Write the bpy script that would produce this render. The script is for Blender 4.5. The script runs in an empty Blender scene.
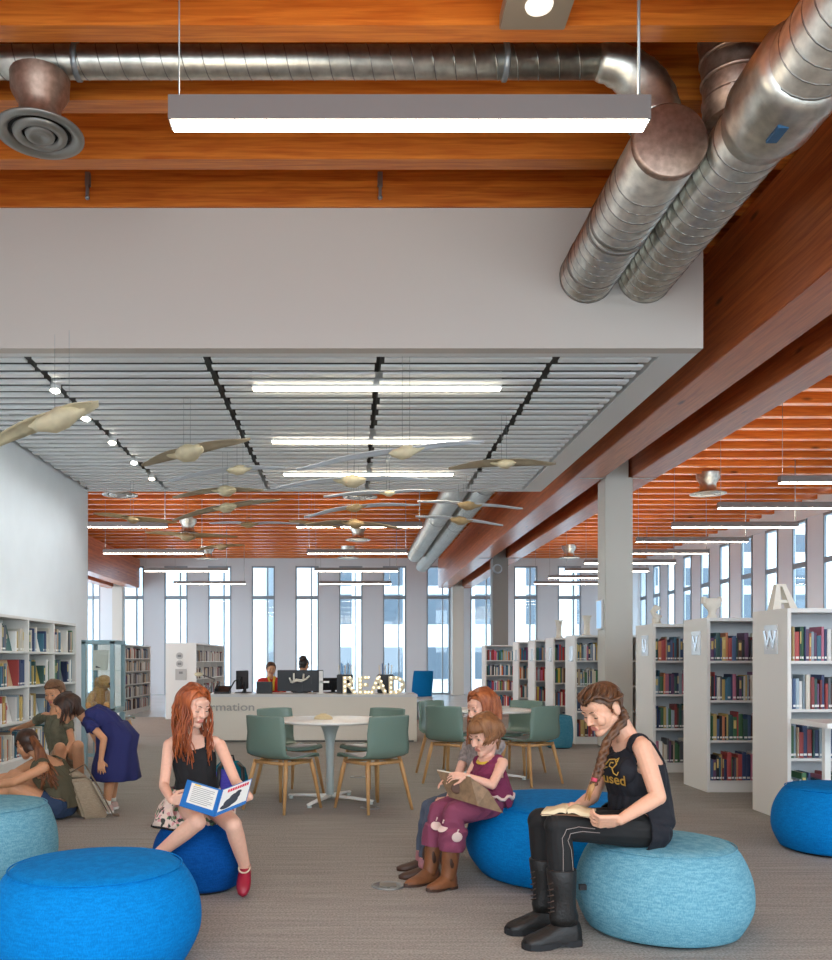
import bpy, bmesh, math, random
import numpy as np
from mathutils import Vector, Matrix, Quaternion
from mathutils.bvhtree import BVHTree
V = Vector
PI = math.pi
rnd = random.Random(7)
sc = bpy.context.scene
col = sc.collection
F, CX, CY, H = 880.0, 350.0, 660.0, 1.272      # measured from the photograph: focal length (px), vanishing point, eye height


def P(x, y, d):
    return V(((x - CX) * d / F, d, H + (CY - y) * d / F))


def lin(c):
    return tuple((v / 255 / 12.92) if v / 255 <= .04045 else ((v / 255 + .055) / 1.055) ** 2.4 for v in c) + (1.0,)


# ------------------------------------------------------------------ materials
MATS = {}


def mat(name, c, rough=.6, metal=0.0, emit=0.0, spec=.5, coat=0.0, noise=None, bump=None, sss=0.0, sheen=0.0, stretch=None, objcol=False):
    if name in MATS:
        return MATS[name]
    m = bpy.data.materials.new(name)
    m.use_nodes = True
    nt = m.node_tree
    b = nt.nodes['Principled BSDF']
    b.inputs['Base Color'].default_value = lin(c)
    b.inputs['Roughness'].default_value = rough
    b.inputs['Metallic'].default_value = metal
    b.inputs['Specular IOR Level'].default_value = spec
    b.inputs['Coat Weight'].default_value = coat
    b.inputs['Coat Roughness'].default_value = .12
    if sheen:
        b.inputs['Sheen Weight'].default_value = sheen
    if sss:
        b.inputs['Subsurface Weight'].default_value = sss
        b.inputs['Subsurface Radius'].default_value = (.012, .005, .003)
        b.inputs['Subsurface Scale'].default_value = 1.0
    if emit:
        b.inputs['Emission Color'].default_value = lin(c)
        b.inputs['Emission Strength'].default_value = emit
    tc = nt.nodes.new('ShaderNodeTexCoord')
    src = tc.outputs['Object']
    if stretch:
        mp = nt.nodes.new('ShaderNodeMapping')
        mp.inputs['Scale'].default_value = stretch
        nt.links.new(src, mp.inputs['Vector'])
        src = mp.outputs['Vector']
    if objcol:
        oi = nt.nodes.new('ShaderNodeObjectInfo')
        nt.links.new(oi.outputs['Color'], b.inputs['Base Color'])
    if noise:
        s, lo, hi = noise
        n = nt.nodes.new('ShaderNodeTexNoise')
        n.inputs['Scale'].default_value = s
        n.inputs['Detail'].default_value = 3
        nt.links.new(src, n.inputs['Vector'])
        r = nt.nodes.new('ShaderNodeValToRGB')
        L = lin(c)
        r.color_ramp.elements[0].color = tuple(min(1, v * lo) for v in L[:3]) + (1,)
        r.color_ramp.elements[1].color = tuple(min(1, v * hi) for v in L[:3]) + (1,)
        r.color_ramp.elements[0].position = .3
        r.color_ramp.elements[1].position = .7
        nt.links.new(n.outputs['Fac'], r.inputs['Fac'])
        nt.links.new(r.outputs['Color'], b.inputs['Base Color'])
    if bump:
        s, st = bump
        n2 = nt.nodes.new('ShaderNodeTexNoise')
        n2.inputs['Scale'].default_value = s
        n2.inputs['Detail'].default_value = 2
        nt.links.new(src, n2.inputs['Vector'])
        bp = nt.nodes.new('ShaderNodeBump')
        bp.inputs['Strength'].default_value = st
        bp.inputs['Distance'].default_value = .01
        nt.links.new(n2.outputs['Fac'], bp.inputs['Height'])
        nt.links.new(bp.outputs['Normal'], b.inputs['Normal'])
    MATS[name] = m
    return m


def wood(name, c1, c2, stretch, lam=25.0, coat=.35, rough=.42, knots=True):
    m = bpy.data.materials.new(name)
    m.use_nodes = True
    nt = m.node_tree
    N, L = nt.nodes, nt.links
    b = N['Principled BSDF']
    b.inputs['Roughness'].default_value = rough
    b.inputs['Coat Weight'].default_value = coat
    b.inputs['Coat Roughness'].default_value = .22
    tc = N.new('ShaderNodeTexCoord')
    mp = N.new('ShaderNodeMapping')
    mp.inputs['Scale'].default_value = stretch
    L.new(tc.outputs['Object'], mp.inputs['Vector'])
    n = N.new('ShaderNodeTexNoise')
    n.inputs['Scale'].default_value = 6
    n.inputs['Detail'].default_value = 5
    n.inputs['Distortion'].default_value = .6
    L.new(mp.outputs['Vector'], n.inputs['Vector'])
    sx = N.new('ShaderNodeSeparateXYZ')
    L.new(tc.outputs['Object'], sx.inputs[0])
    mu = N.new('ShaderNodeMath'); mu.operation = 'MULTIPLY'; mu.inputs[1].default_value = lam
    L.new(sx.outputs['Z'], mu.inputs[0])
    fl = N.new('ShaderNodeMath'); fl.operation = 'FLOOR'
    L.new(mu.outputs[0], fl.inputs[0])
    wn = N.new('ShaderNodeTexWhiteNoise'); wn.noise_dimensions = '1D'
    L.new(fl.outputs[0], wn.inputs['W'])
    ad = N.new('ShaderNodeMath'); ad.operation = 'MULTIPLY_ADD'
    ad.inputs[1].default_value = .30
    L.new(wn.outputs['Value'], ad.inputs[0])
    L.new(n.outputs['Fac'], ad.inputs[2])
    r = N.new('ShaderNodeValToRGB')
    r.color_ramp.elements[0].position = .35
    r.color_ramp.elements[0].color = lin(c1)
    r.color_ramp.elements[1].position = .9
    r.color_ramp.elements[1].color = lin(c2)
    L.new(ad.outputs[0], r.inputs['Fac'])
    out = r.outputs['Color']
    if knots:
        vo = N.new('ShaderNodeTexVoronoi')
        vo.inputs['Scale'].default_value = 1.6
        mp2 = N.new('ShaderNodeMapping')
        mp2.inputs['Scale'].default_value = tuple(.45 if s < 1 else 1.5 for s in stretch)
        L.new(tc.outputs['Object'], mp2.inputs['Vector'])
        L.new(mp2.outputs['Vector'], vo.inputs['Vector'])
        kr = N.new('ShaderNodeValToRGB')
        kr.color_ramp.elements[0].position = .03
        kr.color_ramp.elements[0].color = (.25, .25, .25, 1)
        kr.color_ramp.elements[1].position = .08
        kr.color_ramp.elements[1].color = (1, 1, 1, 1)
        L.new(vo.outputs['Distance'], kr.inputs['Fac'])
        mx = N.new('ShaderNodeMix'); mx.data_type = 'RGBA'; mx.blend_type = 'MULTIPLY'
        mx.inputs['Factor'].default_value = 1
        L.new(out, mx.inputs[6]); L.new(kr.outputs['Color'], mx.inputs[7])
        out = mx.outputs[2]
    L.new(out, b.inputs['Base Color'])
    MATS[name] = m
    return m


def fabric(name, c, c2=None, scale=240.0, bump=.25, sheen=.0):
    """woven upholstery: two crossed waves of thread, slight colour change thread to thread"""
    m = bpy.data.materials.new(name)
    m.use_nodes = True
    nt = m.node_tree
    N, L = nt.nodes, nt.links
    b = N['Principled BSDF']
    b.inputs['Roughness'].default_value = .85
    b.inputs['Specular IOR Level'].default_value = .12
    b.inputs['Sheen Weight'].default_value = sheen
    tc = N.new('ShaderNodeTexCoord')
    n = N.new('ShaderNodeTexNoise'); n.inputs['Scale'].default_value = scale; n.inputs['Detail'].default_value = 1
    mp = N.new('ShaderNodeMapping'); mp.inputs['Scale'].default_value = (1, 1, .35)
    L.new(tc.outputs['Object'], mp.inputs['Vector']); L.new(mp.outputs['Vector'], n.inputs['Vector'])
    n2 = N.new('ShaderNodeTexNoise'); n2.inputs['Scale'].default_value = scale * .35; n2.inputs['Detail'].default_value = 2
    mp2 = N.new('ShaderNodeMapping'); mp2.inputs['Scale'].default_value = (.3, .3, 1.6)
    L.new(tc.outputs['Object'], mp2.inputs['Vector']); L.new(mp2.outputs['Vector'], n2.inputs['Vector'])
    ad = N.new('ShaderNodeMath'); ad.operation = 'ADD'
    L.new(n.outputs['Fac'], ad.inputs[0]); L.new(n2.outputs['Fac'], ad.inputs[1])
    r = N.new('ShaderNodeValToRGB')
    mr = N.new('ShaderNodeMath'); mr.operation = 'MULTIPLY'; mr.inputs[1].default_value = .5
    L.new(ad.outputs[0], mr.inputs[0])
    r.color_ramp.elements[0].position = .38; r.color_ramp.elements[1].position = .62
    r.color_ramp.elements[0].color = lin(c); r.color_ramp.elements[1].color = lin(c2 or tuple(min(255, int(v * 1.12)) for v in c))
    L.new(mr.outputs[0], r.inputs['Fac']); L.new(r.outputs['Color'], b.inputs['Base Color'])
    bp = N.new('ShaderNodeBump'); bp.inputs['Strength'].default_value = bump; bp.inputs['Distance'].default_value = .004
    L.new(ad.outputs[0], bp.inputs['Height']); L.new(bp.outputs['Normal'], b.inputs['Normal'])
    MATS[name] = m
    return m


def glassmat(name, tint=(240, 247, 250), gloss=.06):
    m = bpy.data.materials.new(name)
    m.use_nodes = True
    nt = m.node_tree
    N, L = nt.nodes, nt.links
    N.remove(N['Principled BSDF'])
    t = N.new('ShaderNodeBsdfTransparent'); t.inputs['Color'].default_value = lin(tint)
    g = N.new('ShaderNodeBsdfGlossy'); g.inputs['Roughness'].default_value = .02
    mx = N.new('ShaderNodeMixShader'); mx.inputs[0].default_value = gloss
    L.new(t.outputs[0], mx.inputs[1]); L.new(g.outputs[0], mx.inputs[2])
    L.new(mx.outputs[0], N['Material Output'].inputs['Surface'])
    MATS[name] = m
    return m


white_paint = mat('white_paint', (228, 228, 226), .55)
wall_white = mat('wall_white', (234, 238, 240), .6, noise=(3, .98, 1.02))
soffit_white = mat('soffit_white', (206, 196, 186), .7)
slat_white = mat('slat_white', (242, 244, 243), .55)
dark_void = mat('dark_void', (52, 50, 48), .9)
column_paint = mat('column_paint', (205, 202, 192), .45)
steel_dark = mat('steel_dark', (120, 116, 110), .45, metal=.3)
alu = mat('aluminium', (150, 156, 160), .4, metal=.7)
mullion_m = mat('mullion_grey', (142, 152, 160), .45, metal=.4)
lamp_body = mat('lamp_grey', (128, 122, 118), .45, metal=.25)
lens_m = mat('lamp_lens', (255, 243, 222), .4, emit=19.0)
lens2_m = mat('lamp_lens_recessed', (255, 240, 214), .4, emit=15.0)
spot_m = mat('spot_lens', (255, 246, 226), .4, emit=60.0)
galv = mat('galvanised', (216, 214, 204), .36, metal=1.0, noise=(14, .72, 1.1), bump=(30, .06))
galv_warm = mat('galvanised_cap', (176, 150, 134), .42, metal=.9, noise=(26, .75, 1.15), bump=(40, .1))
seam_m = mat('duct_seam', (150, 148, 143), .35, metal=1.0)
joist_wood = wood('joist_wood', (177, 84, 21), (230, 138, 51), (.35, 6, 6), lam=22)
beam_wood = wood('beam_wood', (160, 72, 30), (212, 118, 62), (6, .35, 6), lam=24, coat=.55, rough=.4)
panel_wood = beam_wood
oak = wood('chair_oak', (176, 128, 78), (206, 160, 104), (7, 7, .8), lam=1, coat=.1, rough=.5, knots=False)
carpet = None
glass = glassmat('window_glass')
case_glass = glassmat('case_glass', (246, 250, 250), .05)
acrylic = mat('acrylic_sheet', (226, 230, 232), .12, spec=.8)


# ------------------------------------------------------------------ mesh helpers
class MB:
    """collects shapes in one mesh; build() links it as one object"""

    def __init__(s):
        s.bm = bmesh.new()
        s.mats = []
        s.mi = 0
        s.M = Matrix.Identity(4)

    def use(s, m):
        if m not in s.mats:
            s.mats.append(m)
        s.mi = s.mats.index(m)
        return s

    def v(s, p):
        return s.bm.verts.new(s.M @ V(p))

    def f(s, vs, smooth=False):
        try:
            fc = s.bm.faces.new(vs)
        except ValueError:
            return None
        fc.material_index = s.mi
        fc.smooth = smooth
        return fc

    def box(s, x0, x1, y0, y1, z0, z1, bev=0.0):
        vs = [s.v((x, y, z)) for x in (x0, x1) for y in (y0, y1) for z in (z0, z1)]
        fs = [s.f([vs[i] for i in q]) for q in ((0, 1, 3, 2), (4, 6, 7, 5), (0, 4, 5, 1), (2, 3, 7, 6), (0, 2, 6, 4), (1, 5, 7, 3))]
        if bev:
            es = list({e for fc in fs for e in fc.edges})
            r = bmesh.ops.bevel(s.bm, geom=es, offset=bev, segments=2, affect='EDGES', clamp_overlap=True)
            for fc in r['faces']:
                fc.material_index = s.mi
        return s

    def hexa(s, pts):
        """eight corners: bottom ring of four, top ring of four"""
        vs = [s.v(p) for p in pts]
        for q in ((3, 2, 1, 0), (4, 5, 6, 7), (0, 1, 5, 4), (1, 2, 6, 5), (2, 3, 7, 6), (3, 0, 4, 7)):
            s.f([vs[i] for i in q])
        return s

    def rings(s, rings, cap=True, closed=True, smooth=True, loop=False):
        R = [[s.v(p) for p in r] for r in rings]
        n = len(R[0])
        m = len(R)
        for i in range(m if loop else m - 1):
            a, b = R[i], R[(i + 1) % m]
            for j in range(n if closed else n - 1):
                k = (j + 1) % n
                s.f([a[j], a[k], b[k], b[j]], smooth)
        if cap and closed and not loop:
            s.f(R[0][::-1], False)
            s.f(R[-1], False)
        return R

    def tube(s, pts, r, seg=8, cap=True, smooth=True, flat=None, up=None):
        pts = [V(p) for p in pts]
        n = len(pts)
        rr = r if isinstance(r, (list, tuple)) else [r] * n
        out = []
        prev = None
        for i, p in enumerate(pts):
            t = (pts[min(i + 1, n - 1)] - pts[max(i - 1, 0)])
            if t.length < 1e-9:
                t = V((0, 0, 1))
            t.normalize()
            if prev is None:
                a = V(up) if up is not None else (V((0, 0, 1)) if abs(t.z) < .9 else V((1, 0, 0)))
            else:
                a = prev
            a = (a - t * a.dot(t))
            if a.length < 1e-6:
                a = t.orthogonal()
            a.normalize()
            prev = a
            b = t.cross(a)
            k = flat if flat else 1.0
            out.append([p + a * (math.cos(2 * PI * j / seg) * rr[i] * k) + b * (math.sin(2 * PI * j / seg) * rr[i]) for j in range(seg)])
        s.rings(out, cap, True, smooth)
        return s

    def cyl(s, p0, p1, r0, r1=None, seg=16, smooth=True):
        return s.tube([p0, p1], [r0, r0 if r1 is None else r1], seg, True, smooth)

    def lathe(s, prof, c=(0, 0, 0), seg=32, smooth=True, sx=1.0, sy=1.0, cap=True):
        c = V(c)
        R = [[c + V((math.cos(2 * PI * j / seg) * r * sx, math.sin(2 * PI * j / seg) * r * sy, z)) for j in range(seg)] for r, z in prof]
        s.rings(R, cap, True, smooth)
        return s

    def ball(s, c, r, seg=14, rg=9, axes=None):
        c = V(c)
        r = V((r, r, r)) if not hasattr(r, '__len__') else V(r)
        A = axes or (V((1, 0, 0)), V((0, 1, 0)), V((0, 0, 1)))
        top, bot = s.v(c + A[2] * r.z), s.v(c - A[2] * r.z)
        R = []
        for i in range(1, rg):
            th = PI * i / rg
            R.append([s.v(c + A[0] * (r.x * math.sin(th) * math.cos(2 * PI * j / seg)) + A[1] * (r.y * math.sin(th) * math.sin(2 * PI * j / seg)) + A[2] * (r.z * math.cos(th))) for j in range(seg)])
        for j in range(seg):
            k = (j + 1) % seg
            s.f([top, R[0][j], R[0][k]], True)
            s.f([bot, R[-1][k], R[-1][j]], True)
            for i in range(len(R) - 1):
                s.f([R[i][j], R[i + 1][j], R[i + 1][k], R[i][k]], True)
        return s

    def slab(s, quad, th):
        """a flat sheet with thickness: four corners, thickness along its normal"""
        q = [V(p) for p in quad]
        n = (q[1] - q[0]).cross(q[3] - q[0]).normalized() * th
        return s.hexa(q + [p + n for p in q])

    def sheet(s, grid, th, smooth=True):
        """a curved sheet given as rows of points, thickened along its normals"""
        R, C = len(grid), len(grid[0])
        G = [[V(p) for p in r] for r in grid]
        nr = []
        for i in range(R):
            row = []
            for j in range(C):
                du = G[min(i + 1, R - 1)][j] - G[max(i - 1, 0)][j]
                dv = G[i][min(j + 1, C - 1)] - G[i][max(j - 1, 0)]
                n = du.cross(dv)
                row.append(n.normalized() if n.length > 1e-12 else V((0, 0, 1)))
            nr.append(row)
        A = [[s.v(G[i][j]) for j in range(C)] for i in range(R)]
        B = [[s.v(G[i][j] + nr[i][j] * th) for j in range(C)] for i in range(R)]
        for i in range(R - 1):
            for j in range(C - 1):
                s.f([A[i][j], A[i][j + 1], A[i + 1][j + 1], A[i + 1][j]], smooth)
                s.f([B[i][j], B[i + 1][j], B[i + 1][j + 1], B[i][j + 1]], smooth)
        for i in range(R - 1):
            s.f([A[i][0], A[i + 1][0], B[i + 1][0], B[i][0]])
            s.f([A[i][-1], B[i][-1], B[i + 1][-1], A[i + 1][-1]])
        for j in range(C - 1):
            s.f([A[0][j], B[0][j], B[0][j + 1], A[0][j + 1]])
            s.f([A[-1][j], A[-1][j + 1], B[-1][j + 1], B[-1][j]])
        return s

    def build(s, name, m=None, parent=None, world=False, fix=True):
        if fix:
            bmesh.ops.recalc_face_normals(s.bm, faces=s.bm.faces)
        me = bpy.data.meshes.new(name)
        s.bm.to_mesh(me)
        s.bm.free()
        mats = s.mats or [m]
        for q in mats:
            me.materials.append(q)
        return link(name, me, parent, world)


def link(name, me, parent=None, world=False):
    o = bpy.data.objects.new(name, me)
    col.objects.link(o)
    if parent is not None:
        o.parent = parent
        if world:
            r = parent
            off = V((0, 0, 0))
            while r is not None:
                off += r.location
                r = r.parent
            o.location = -off
    return o


def tag(o, label=None, cat=None, group=None, kind=None):
    if label:
        o['label'] = label
    if cat:
        o['category'] = cat
    if group:
        o['group'] = group
    if kind:
        o['kind'] = kind
    return o


def thing(name, label, cat, loc=(0, 0, 0), rz=0.0, group=None):
    o = bpy.data.objects.new(name, None)
    o.empty_display_size = .1
    col.objects.link(o)
    o.location = loc
    o.rotation_euler = (0, 0, rz)
    return tag(o, label, cat, group)


def struct(o, label=None, cat=None):
    o['kind'] = 'structure'
    return tag(o, label, cat)


def dup(o, parent=None):
    c = o.copy()
    col.objects.link(c)
    c.parent = parent
    for ch in o.children:
        dup(ch, c)
    return c


def copy_thing(o, loc, rz=0.0, label=None, group=None):
    c = dup(o)
    c.location = loc
    c.rotation_euler = (0, 0, rz)
    return tag(c, label, None, group)


def text_mesh(txt, size, extrude=.004, bold=0.0):
    cu = bpy.data.curves.new('lettering', 'FONT')
    cu.body = txt
    cu.size = size
    cu.extrude = extrude
    cu.offset = bold
    cu.align_x = 'LEFT'
    t = bpy.data.objects.new('lettering', cu)
    col.objects.link(t)
    dg = bpy.context.evaluated_depsgraph_get()
    me = bpy.data.meshes.new_from_object(t.evaluated_get(dg))
    bpy.data.objects.remove(t)
    bpy.data.curves.remove(cu)
    return me


ORD = ['first', 'second', 'third', 'fourth', 'fifth', 'sixth', 'seventh', 'eighth', 'ninth', 'tenth', 'eleventh', 'twelfth', 'thirteenth', 'fourteenth', 'fifteenth',
       'sixteenth', 'seventeenth', 'eighteenth', 'nineteenth', 'twentieth', 'twenty-first', 'twenty-second', 'twenty-third', 'twenty-fourth', 'twenty-fifth']
# ------------------------------------------------------------------ the setting
BACK, XR, XL = 32.6, 10.75, -13.0
JH = H + 3.70            # underside of the joists
DECK = JH + .42
HC = H + 2.55            # underside of the slatted ceiling
D0, D1 = 7.2, 13.33      # front and back of the slatted ceiling
HB = H + 2.65            # underside of the main beams
WX = -3.97               # left wall


def mk_carpet():
    m = mat('carpet', (132, 121, 111), .95, spec=.1)
    nt = m.node_tree
    N, L = nt.nodes, nt.links
    b = N['Principled BSDF']
    tc = N.new('ShaderNodeTexCoord')
    n = N.new('ShaderNodeTexNoise'); n.inputs['Scale'].default_value = 95; n.inputs['Detail'].default_value = 3
    L.new(tc.outputs['Object'], n.inputs['Vector'])
    mp = N.new('ShaderNodeMapping'); mp.inputs['Scale'].default_value = (1.2, 26, 1)
    L.new(tc.outputs['Object'], mp.inputs['Vector'])
    n2 = N.new('ShaderNodeTexNoise'); n2.inputs['Scale'].default_value = 1.4; n2.inputs['Detail'].default_value = 2
    L.new(mp.outputs['Vector'], n2.inputs['Vector'])
    ma = N.new('ShaderNodeMath'); ma.operation = 'MULTIPLY_ADD'; ma.inputs[1].default_value = .45
    L.new(n2.outputs['Fac'], ma.inputs[0]); L.new(n.outputs['Fac'], ma.inputs[2])
    r = N.new('ShaderNodeValToRGB')
    r.color_ramp.elements[0].position = .5; r.color_ramp.elements[1].position = .95
    r.color_ramp.elements[0].color = lin((130, 127, 122)); r.color_ramp.elements[1].color = lin((178, 175, 169))
    L.new(ma.outputs[0], r.inputs['Fac']); L.new(r.outputs['Color'], b.inputs['Base Color'])
    bp = N.new('ShaderNodeBump'); bp.inputs['Strength'].default_value = .5; bp.inputs['Distance'].default_value = .006
    L.new(n.outputs['Fac'], bp.inputs['Height']); L.new(bp.outputs['Normal'], b.inputs['Normal'])
    return m


carpet = mk_carpet()
polished = mat('polished_floor', (176, 182, 186), .22, spec=.6, noise=(1.5, .93, 1.05))
m = MB(); m.box(XL, XR + .5, -6, 19.6, -.1, 0)
struct(m.build('floor', carpet), 'grey brown loop pile carpet across the reading area')
m = MB(); m.box(XL, XR + .5, 19.6, BACK + .6, -.1, 0)
struct(m.build('floor_back', polished), 'pale polished floor in front of the far windows')

m = MB(); m.box(XL, XR + .5, -3, BACK + .6, DECK, DECK + .15)
struct(m.build('ceiling', joist_wood), 'timber deck above the joists')
y = 5.13 - .685 * 8
nj = 0
while y < BACK - .3:
    m = MB(); m.box(XL, XR, y, y + .14, JH, DECK)
    struct(m.build('ceiling_joist', joist_wood))
    y += .685
    nj += 1


def beam(x0, x1, y0=-3, y1=BACK - .1, z1=JH):
    m = MB(); m.box(x0, x1, y0, y1, HB, z1, .008)
    return struct(m.build('ceiling_beam', beam_wood), 'orange glulam beam running the length of the hall')


beam(3.25, 3.69); beam(4.08, 4.47)
beam(-8.2, -7.76, D1 + .3); beam(-8.97, -8.58, D1 + .3)


def column(x0, x1, y0, y1, mt, wide=True):
    m = MB(); m.box(x0, x1, y0, y1, 0, HB - .002, .012)
    m.box(x0 + .03, x1 - .05, y0 + .05, y1 - .05, HB - .002, JH)
    m.box(x0 - .35, x1 + .35, y0 + .04, y0 + .06, HB - .012, HB - .002)
    return struct(m.build('column', mt), None)


column(3.70, 4.10, 12.75, 13.15, column_paint)
column(3.70, 4.10, 22.8, 23.2, steel_dark)  # steel grey kept dark: the backlit shade is put into its colour
column(3.70, 4.10, 31.7, 32.1, column_paint)
column(-8.57, -8.2, 31.7, 32.1, column_paint)

# left wall, the bulkhead and the slatted ceiling between them
m = MB(); m.box(WX - .25, WX, -3, D1, 0, JH - .01)
struct(m.build('wall_left', wall_white), 'tall plain white wall behind the picture book shelves')

DX = (1.94, 2.415); DZ = H + 3.145; DR = .222


def bulkhead():
    bm = bmesh.new()
    x0, x1, z0, z1 = WX + .005, 2.89, HC, JH - .002

    def loop(pts):
        vs = [bm.verts.new(p) for p in pts]
        return [bm.edges.new((vs[i], vs[(i + 1) % len(vs)])) for i in range(len(vs))]
    es = loop([(x0, D0, z0), (x1, D0, z0), (x1, D0, z1), (x0, D0, z1)])
    for dx in DX:
        es += loop([(dx + math.cos(2 * PI * k / 40) * (DR + .006), D0, DZ + math.sin(2 * PI * k / 40) * (DR + .006)) for k in range(40)])
    bmesh.ops.triangle_fill(bm, edges=es, use_beauty=True)
    r = bmesh.ops.extrude_face_region(bm, geom=list(bm.faces))
    for q in r['geom']:
        if isinstance(q, bmesh.types.BMVert):
            q.co.y += .12
    bmesh.ops.recalc_face_normals(bm, faces=bm.faces)
    me = bpy.data.meshes.new('ceiling_bulkhead')
    bm.to_mesh(me); bm.free()
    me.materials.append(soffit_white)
    return link('ceiling_bulkhead', me)


struct(bulkhead(), 'white dropped bulkhead face below the timber joists')
m = MB()
m.box(2.77, 2.89, D0 + .12, D1, HC, JH - .004)                       # right cheek of the dropped box
m.box(2.60, 2.77, D0 + .12, D1, HC, HC + .12)                        # flat border
m.box(WX + .005, 2.60, D0 + .12, D0 + .20, HC, HC + .12)
m.box(WX + .005, 2.60, D1 - .12, D1, HC, HC + .3)
struct(m.build('trim_1', white_paint), 'white border framing the slatted ceiling')
m = MB(); m.box(WX + .005, 2.77, D0 + .12, D1 - .12, HC + .30, HC + .34)
struct(m.build('ceiling_void', mat('void_grey', (98, 98, 96), .9)))
gaps = [WX + .02, -2.75, -1.23, .245, 1.735, 2.585]
for a, b in zip(gaps[:-1], gaps[1:]):
    m = MB()
    y = D0 + .26
    k = 0
    while y < D1 - .18:
        j = .0 if k % 2 else .025
        m.box(a + .025 + j, b - .03 + (j if b < 2.5 else 0) * .4, y, y + .10, HC + .004, HC + .024)
        y += .2
        k += 1
    struct(m.build('ceiling_slats', slat_white), 'white slatted ceiling bay with shadow gaps')
m = MB()
for g in gaps[1:5]:
    m.box(g - .02, g + .02, D0 + .2, D1 - .12, HC + .125, HC + .16)
struct(m.build('trim_2', dark_void), 'dark rails above the joints of the slatted ceiling')


# ---- window walls: white piers with tall glazed slots between them
def window(n, along, a0, a1, plane, z1, tr, axis):
    """a full height glazed slot: frame > pane; axis 'x' on the back wall, 'y' on the right wall"""
    def B(mb, u0, u1, d0, d1, z0, zz):
        if axis == 'x':
            mb.box(u0, u1, plane + d0, plane + d1, z0, zz)
        else:
            mb.box(plane + d0, plane + d1, u0, u1, z0, zz)
    w = a1 - a0
    fr = MB()
    dk_ = .15 if axis == 'x' else .06
    B(fr, a0, a0 + .05, .02, dk_, 0, z1); B(fr, a1 - .05, a1, .02, dk_, 0, z1)
    B(fr, a0 + .05, a1 - .05, .02, .16, 0, .06); B(fr, a0 + .05, a1 - .05, .02, .16, z1 - .06, z1)
    B(fr, a0 + .05, a1 - .05, .03, dk_ - .01, tr, tr + .13)
    s = a0 + w * .66
    if axis == 'x':
        B(fr, s, s + .045, .0, .16, .06, z1 - .06)
    o = struct(fr.build('window_%d' % n, mullion_m))
    g = MB()
    B(g, a0 + .05, a1 - .05, .045, .055, .06, z1 - .06)
    g.build('pane', glass, o)
    return o


wn = 0
WT = H + 3.48
piers = MB()
x = -.40 - 1.62 * 7
edges = []
while x < XR:
    edges.append(x)
    x += 1.62
last = XL
m = MB()
for x in edges:
    m.box(last, x, BACK, BACK + .16, 0, WT, .01)
    last = x + .86
m.box(last, XR + .3, BACK, BACK + .3, 0, WT)
m.box(XL, XR + .3, BACK, BACK + .3, WT, DECK)
struct(m.build('wall_back', mat('pier_white', (214, 219, 224), .6)), 'white piers of the far window wall')
for x in edges:
    if x + .86 < XR:
        wn += 1
        window(wn, 'x', x, x + .86, BACK - .02, WT, H + 2.25, 'x')
m = MB()
y = 20.7 - 1.4 * 12
m2 = []
while y < BACK - .3:
    m.box(XR, XR + .07, y - .74, y, 0, WT - .15, .01)
    m2.append(y)
    y += 1.4
m.box(XR, XR + .3, -3, m2[0] - .74, 0, WT - .15)
m.box(XR - .02, XR + .3, -3, BACK, WT - .15, JH + .1)
struct(m.build('wall_right', mat('pier_white_blue', (226, 232, 240), .6)), 'white piers of the long window wall on the right')
for y in m2:
    wn += 1
    window(wn, 'y', y, min(y + .66, BACK - .02), XR - .04, WT - .15, H + 2.2, 'y')

# ---- outside: pale street and buildings across it
m = MB(); m.box(-60, 70, BACK + .7, 95, -.3, -.05)
struct(m.build('street_outside', mat('pale_paving', (205, 206, 206), .9)))
m = MB(); m.box(XR + .6, 45, -10, BACK + .7, -.3, -.05)
struct(m.build('street_outside', MATS['pale_paving']))


def building(name, label, x0, x1, y, z1, c, wins, mt2, depth=12):
    o = thing(name, label, 'building', ((x0 + x1) / 2, y, -.05))
    b = MB(); b.box(x0, x1, y, y + depth, -.05, z1)
    wl = b.build('wall', mat('facade_' + name + str(int(x0)), c, .8), o, True)
    for (a0, a1, b0, b1) in wins:
        w = MB(); w.box(a0, a1, y - .06, y + .02, b0, b1)
        w.build('window', mt2, wl, True)
    return o


dk = mat('facade_window', (92, 104, 116), .5)
pk = mat('facade_window_pale', (176, 192, 206), .3)
wins = []
for gx in range(12):
    a = -1.6 + gx * 2.9
    for b0, b1 in ((.2, 2.0), (3.3, 5.0), (5.5, 6.5), (7.4, 8.4)):
        wins.append((a, a + 1.7, b0, b1))
building('outside_office_building', 'white office block with rows of dark windows across the street', -3.4, 34, 50, 12, (246, 248, 250), wins, dk)
building('outside_plain_building', 'pale rendered building seen through the windows behind the desk', -34, -5.0, 52, 14, (228, 238, 246), [(-12 - 4 * k, -11.2 - 4 * k, 4.5, 6.4) for k in range(4)], pk)
# ------------------------------------------------------------------ ducts, lamps and everything hung from the ceiling
def helix(m, p0, p1, r, pitch, th=.006, seg=22):
    p0, p1 = V(p0), V(p1)
    ax = p1 - p0
    L = ax.length
    ax.normalize()
    a = ax.orthogonal().normalized()
    b = ax.cross(a)
    n = int(L / pitch * seg)
    m.tube([p0 + ax * (L * i / n) + a * (r * math.cos(2 * PI * i / seg)) + b * (r * math.sin(2 * PI * i / seg)) for i in range(n + 1)], th, 4)


def ring(m, c, ax, r, w=.03, up=.012):
    c, ax = V(c), V(ax).normalized()
    m.tube([c - ax * w, c - ax * w * .6, c + ax * w * .6, c + ax * w], [r, r + up, r + up, r], 32)


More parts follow.
